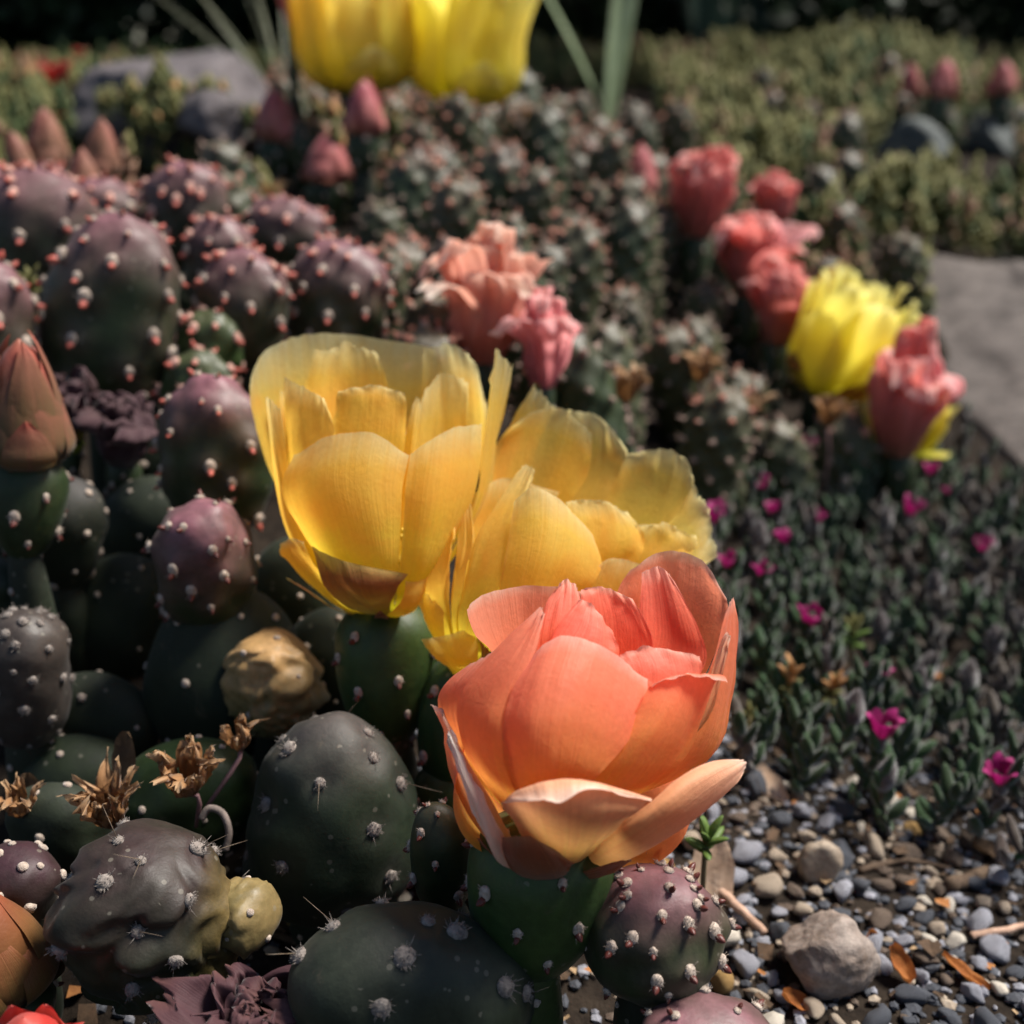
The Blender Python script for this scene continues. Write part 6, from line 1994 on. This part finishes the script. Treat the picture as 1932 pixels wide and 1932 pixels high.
scrap(560, 1745, .013, .010, 'brown_leaf', 'flat grey-brown leaf on the soil beside the plum pad', .2, .1, .1, 23)
scrap(240, 1455, .015, .007, 'brown_leaf', 'brown upright dead leaf above the dried orange florets', -.3, 1.2, .3, 25, d=.30)
scrap(60, 1530, .014, .008, 'brown_leaf', 'brown dead leaf under the taupe globe', .3, 1.1, .5, 27, d=.30)


# ---- dried florets and small sprigs
def floret(u, v, d, size, mat, label, axis, seed, stem_to=None, n=7):
    b = P(u, v, d)
    t = thing('dried_floret', b, label, 'dried flower')
    fr = frame_from(Vector(axis))
    q = fr.to_quaternion()
    for k in range(n):
        r = size
        rdl = random.Random(seed * 10 + k)
        sp = pt(k * 360 / n + rdl.uniform(-20, 20), [(.4, 0), (r * .35, r * .35), (r * .55, r * .8), (r * rdl.uniform(.4, .9), r * 1.2), (r * rdl.uniform(.5, 1.4), r * rdl.uniform(1.3, 1.7))], [r * .1, r * .22, r * .3, r * .24, r * .06], mat, crump=r * .42, wrap=.8, ruf=.5, jag=.06, seed=seed * 30 + k)
        ob('petal', petal_mesh('petal', sp, M[mat], 14, 9), t, None, q)
    mb = MB()
    e = (P(*stem_to) - b) if stem_to else Vector((0, 0, ground_z(b.x, b.y) - b.z))
    mid = e * .5 + Vector((.002, 0, .002))
    mb.tube([(0, 0, .0005), mid * .5 + Vector((.001, 0, .001)), mid, e], [.0006, .0006, .0006, .0005], 6)
    ob('stem', mb.mesh('stem', M['twig_pink']), t)
    return t


M['twig_pink'] = simple_mat('stalk_mauve', (.14, .07, .08), (.26, .15, .15), 300, .7, .2, 1500)
M['twig_grey'] = simple_mat('stalk_grey', (.10, .08, .07), (.20, .16, .14), 300, .8, .2, 1500)
floret(215, 1560, .283, 8, 'dry', 'tangle of dried orange florets resting behind the wrinkled plum pad', (-.1, -.2, 1), 3, n=11)
floret(355, 1500, .288, 8.5, 'dry', 'brown-orange dried floret on a mauve stalk in front of the dull green pad', (.1, -.3, 1), 5, (370, 1560, .292), 9)
floret(455, 1415, .292, 5.5, 'dry', 'small pale dried floret hanging below the tan fruit', (-.1, -.2, 1), 7, (385, 1530, .290), 6)
floret(40, 1540, .29, 6, 'dry', 'withered tan floret under the taupe globe', (.1, -.2, 1), 9, n=6)
floret(1560, 1460, .40, 5, 'dry', 'withered tan floret in the shoots behind the orange flower', (.1, -.2, 1), 11, n=6)
for i, (u, v, d) in enumerate([(1400, 800, .53), (1320, 720, .55), (320, 265, .84), (1180, 760, .48), (500, 390, .66), (700, 330, .70), (1000, 240, .80), (1250, 420, .70), (1560, 805, .55)]):
    floret(u, v, d, 9, 'dry', 'tan dried floret ' + ['beside the open lemon flower in the tubercled clump', 'between tubercled stems near the coral row', 'on the stonecrop before the grey-lilac boulder', 'behind the leaning yellow flower', 'above the back-row lilac pads', 'under the paired yellow flowers',
                                                     'below the pale green yucca', 'beside the withered side of the crumpled coral flower', 'next to the coral rose-like flower'][i], (.1, -.1, 1), 13 + i, n=8)
# curled dead stalk behind the plum pad
mb = MB()
c0 = P(385, 1545, .285)
arc = []
for (u, v) in [(380, 1545), (395, 1525), (420, 1535), (432, 1570), (425, 1605)]:
    arc.append(tuple(P(u, v, .285) - c0))
mb.tube([catmull(arc, i / 19) for i in range(20)], .0009, 8)
tag(ob('stalk', mb.mesh('stalk', M['twig_grey']), None, c0), 'curled grey stalk arching behind the wrinkled plum pad', 'stalk')


def hero_sprig(u, v, d, H, n, L, cols, label, seed, name='stonecrop_sprig', lean=(0, 0, 1)):
    b = P(u, v, d)
    rdl = random.Random(seed)
    g = ground_z(b.x, b.y)
    t = thing(name, Vector((b.x, b.y, min(b.z, g))), label, 'sprig')
    rel = b.z - t.location.z
    ln = Vector(lean)
    mb = MB()
    mb.tube([(0, 0, 0), (0, 0, rel), Vector((0, 0, rel)) + ln * H * .001], [.0008, .0007, .0005], 6)
    ob('stem', mb.mesh('stem', M['sed_stem']), t)
    for k in range(n):
        f = (k + .5) / n
        c = cols[0] if f < .6 else cols[1]
        key = ('hs', c, int(L * 10))
        if key not in PMESH:
            PMESH[key] = finger_leaf(L, L * .42, L * .22, .18, c, 1)
        q = Quaternion((0, 0, 1), k * 2.4 + seed) @ Quaternion((1, 0, 0), -(1.2 * (1 - f) + .15))
        ob('leaf', PMESH[key], t, Vector((0, 0, rel)) + ln * H * .001 * f, q, rdl.uniform(.75, 1.2))
    return t


hero_sprig(1480, 1320, .40, 9, 14, 7.5, ('sed_yellow', 'sed_orange'), 'yellow-green stonecrop sprig with orange tips in front of the woolly shoots', 3, lean=(.2, 0, 1))
hero_sprig(1560, 1325, .41, 7, 12, 6.5, ('sed_yellow', 'sed_orange'), 'spreading orange-tipped stonecrop sprig next to the taller yellow-green one', 4, lean=(.4, 0, 1))
hero_sprig(1605, 1225, .43, 9, 12, 6.5, ('green_leaf', 'sed_yellow'), 'pale green stonecrop head with drooping tendrils behind the orange-tipped sprigs', 5)
hero_sprig(1410, 1390, .385, 9, 9, 4.5, ('sed_yellow', 'sed_yellow'), 'thin straw-yellow sprig right behind the orange flower', 6)
hero_sprig(1330, 1610, .30, 5, 9, 7.5, ('green_leaf', 'green_leaf'), 'fresh green rosette on the gravel under the outstretched orange petal', 7, lean=(.1, 0, 1))
hero_sprig(680, 1945, .245, 5, 8, 4.2, ('green_leaf', 'sed_orange'), 'tiny green bud-like sprig in front of the broad bluish pad', 8)
hero_sprig(60, 560, .43, 6, 8, 7, ('sed_yellow', 'sed_yellow'), 'withered yellow tuft between two lilac pads', 9)

# red stonecrop blooms upper left
for i, (u, v, d, s) in enumerate([(112, 165, .92, 16), (98, 250, .86, 12), (150, 110, .98, 7)]):
    floret(u, v, d, s * .75, 'red', ['dark red bloom standing over the orange-tipped stonecrop', 'small bright red bloom above the broad brown bud', 'tiny red tip at the shrub edge'][i], (0, -.2, 1), 60 + i, n=9)

# ------------------------------------------------------------------ sprigs on the boulder, blades, shrubs behind
q0 = P(340, 250, .86)
carpet('stonecrop_tuft', 'stonecrop tuft growing over the front of the grey-lilac boulder', pl_boulder, [0, 1, 2, 2], [1, 4, 0], 16, 13, 7, 9, kind=None, cat='stonecrop', slots=SL, loc=q0)

M['blade_pale'] = simple_mat('blade_pale', (.30, .38, .22), (.42, .50, .32), 60, .8, .2, 300, .1, 0, .5)
M['blade_dark'] = simple_mat('blade_dark', (.035, .065, .05), (.06, .10, .08), 60, .5, .2, 300, .3, 0, .2)
M['straw'] = simple_mat('straw', (.22, .24, .16), (.32, .33, .24), 60, .6, .2, 300, .3, 0, .3)


def blade_plant(name, loc, specs, mat, label, cat):
    t = thing(name, loc, label, cat)
    for (az, L, W, lean, bend) in specs:
        mb = MB()
        rows = 16
        vs = []; uv = []
        dirv = Vector((math.sin(az), -math.cos(az), 0))
        side = Vector((math.cos(az), math.sin(az), 0))
        for i in range(rows):
            f = i / (rows - 1)
            w = W / 2 * max(.03, (1 - f ** 2.2)) * (.6 + .4 * min(1, f * 5))
            c = dirv * (lean * f + bend * f * f) * L + Vector((0, 0, 1)) * L * (f - .25 * bend * f * f)
            for t_, zz in ((-1, .25), (0, 0), (1, .25)):
                vs.append(c + side * w * t_ - dirv * zz * w); uv.append((.5 + t_ * .5, f))
        mb.add(vs, grid_faces(rows, 3), 0, uv)
        ob('blade', mb.mesh('blade', M[mat]), t)
    return t


rd = random.Random(77)
g = P(1150, 190, 1.18)
blade_plant('yucca', Vector((g.x, g.y, ground_z(g.x, g.y))), [(1.2, .36, .030, .05, .05), (-1.9, .30, .016, .45, .2), (2.6, .34, .018, .3, .1)], 'blade_pale', 'pale green broad-bladed yucca rising behind the tubercled clump', 'yucca')
g = P(1330, 170, 1.75)
blade_plant('yucca', Vector((g.x, g.y, ground_z(g.x, g.y))), [(rd.uniform(-3.1, 3.1), rd.uniform(.26, .42), .032, rd.uniform(.05, .55), rd.uniform(.0, .3)) for _ in range(13)], 'blade_dark', 'dark blue-green yucca clump in front of the shrubs', 'yucca')
g = P(1450, 130, 1.95)
blade_plant('yucca', Vector((g.x, g.y, ground_z(g.x, g.y))), [(rd.uniform(-3.1, 3.1), rd.uniform(.2, .34), .026, rd.uniform(.2, .7), rd.uniform(.1, .4)) for _ in range(10)], 'blade_dark', 'low dark yucca beside the stonecrop hump', 'yucca')
g = P(545, 180, .95)
blade_plant('grass_tuft', Vector((g.x, g.y, ground_z(g.x, g.y))), [(rd.uniform(-3.1, 3.1), rd.uniform(.10, .18), .0032, rd.uniform(.1, .6), rd.uniform(.1, .5)) for _ in range(12)], 'straw', 'wispy pale grass tuft behind the grey-lilac boulder', 'grass')

M['shrub_leaf'] = simple_mat('shrub_leaf', (.008, .018, .007), (.022, .042, .015), 20, .5, 0, None, .25, 0, .12)
M['bark'] = simple_mat('bark', (.02, .015, .01), (.05, .04, .03), 40, .9, .6, 200)


def crown_mesh(seed, n, rx, ry, h):
    rdl = np.random.RandomState(seed)
    # leaf clumps through the volume
    V = []; F = []
    cl = []
    for _ in range(46):
        a = rdl.uniform(0, 6.28); q = rdl.uniform(.25, 1) ** .5
        zz = rdl.uniform(.02, 1)
        sh = math.sin(math.pi * min(.97, zz * .8 + .15)) ** .5
        cl.append((math.cos(a) * q * rx * sh, math.sin(a) * q * ry * sh, zz * h, rdl.uniform(.10, .2)))
    for k in range(n):
        cx, cy, cz, cr = cl[k % len(cl)]
        p = rdl.normal(size=3); p /= np.linalg.norm(p)
        p = p * cr * rdl.uniform(.3, 1.0) ** .6 + np.array([cx, cy, cz])
        if p[2] < .01:
            p[2] = .01
        d = rdl.normal(size=3); d /= np.linalg.norm(d)
        e = np.cross(d, rdl.normal(size=3)); e /= np.linalg.norm(e)
        L = rdl.uniform(.022, .045); w = L * .32
        o = len(V)
        nn = np.cross(d, e)
        V += [p, p + d * L * .5 + e * w + nn * w * .3, p + d * L, p + d * L * .5 - e * w + nn * w * .3]
        F += [(o, o + 1, o + 2), (o, o + 2, o + 3)]
    return mk_mesh('crown', np.array(V), F, M['shrub_leaf'], smooth=False)


def trunk_mesh(seed, h):
    rdl = random.Random(seed)
    mb = MB()
    mb.tube([(0, 0, -.02), (.02, .01, h * .3), (-.01, 0, h * .6)], [.03, .024, .012], 8)
    for k in range(9):
        a = rdl.uniform(0, 6.28); z0 = rdl.uniform(.05, .5) * h
        e = Vector((math.cos(a) * .4, math.sin(a) * .4, z0 + rdl.uniform(.1, .35)))
        mb.tube([(0, 0, z0), e * .5 + Vector((0, 0, z0 * .5)), e], [.014, .01, .004], 6)
    return mb.mesh('trunk', M['bark'])


CROWNS = [crown_mesh(i + 1, 15000, .66, .5, 1.25) for i in range(3)]
TRUNK = trunk_mesh(3, 1.3)
SH = [(-1.75, 2.3, 'behind the upper stonecrop at the dark corner'), (-1.15, 2.05, 'beyond the red stonecrop bloom'), (-.68, 2.2, 'behind the grey-lilac boulder'), (-.2, 2.35, 'behind the amber-and-lemon flower'), (.16, 2.3, 'beside the pale green yucca'),
      (1.22, 2.3, 'behind the stonecrop hump'), (1.6, 2.15, 'behind the lone pink bud'), (2.1, 2.4, 'past the blue-grey stones'), (-2.4, 2.9, 'farthest from the yuccas'), (.62, 3.4, 'seen low through the gap by the dark yucca clump'),
      (-1.5, 3.3, 'in the back rank behind the red stonecrop bloom'), (-.5, 3.4, 'in the back rank behind the grey-lilac boulder'), (1.5, 3.3, 'in the back rank behind the stonecrop hump'), (2.4, 3.5, 'in the back rank past the blue-grey stones'), (.1, 3.6, 'in the back rank beside the pale yucca'), (-1.02, 1.95, 'close behind the upper stonecrop'), (.34, 2.9, 'in the back rank behind the pale yucca')]
for i, (x, y, wh) in enumerate(SH):
    t = thing('shrub', Vector((x, y, ground_z(x, y))), 'dark leafy shrub ' + wh, 'shrub', 'dark shrubs behind the bed')
    t.rotation_euler.z = i * 1.9
    s = .9 + .25 * ((i * 37) % 10) / 10
    if i == 9:
        s = .16
    t.scale = (s, s, s)
    c = ob('crown', CROWNS[i % 3], t)
    ob('trunk', TRUNK, t)
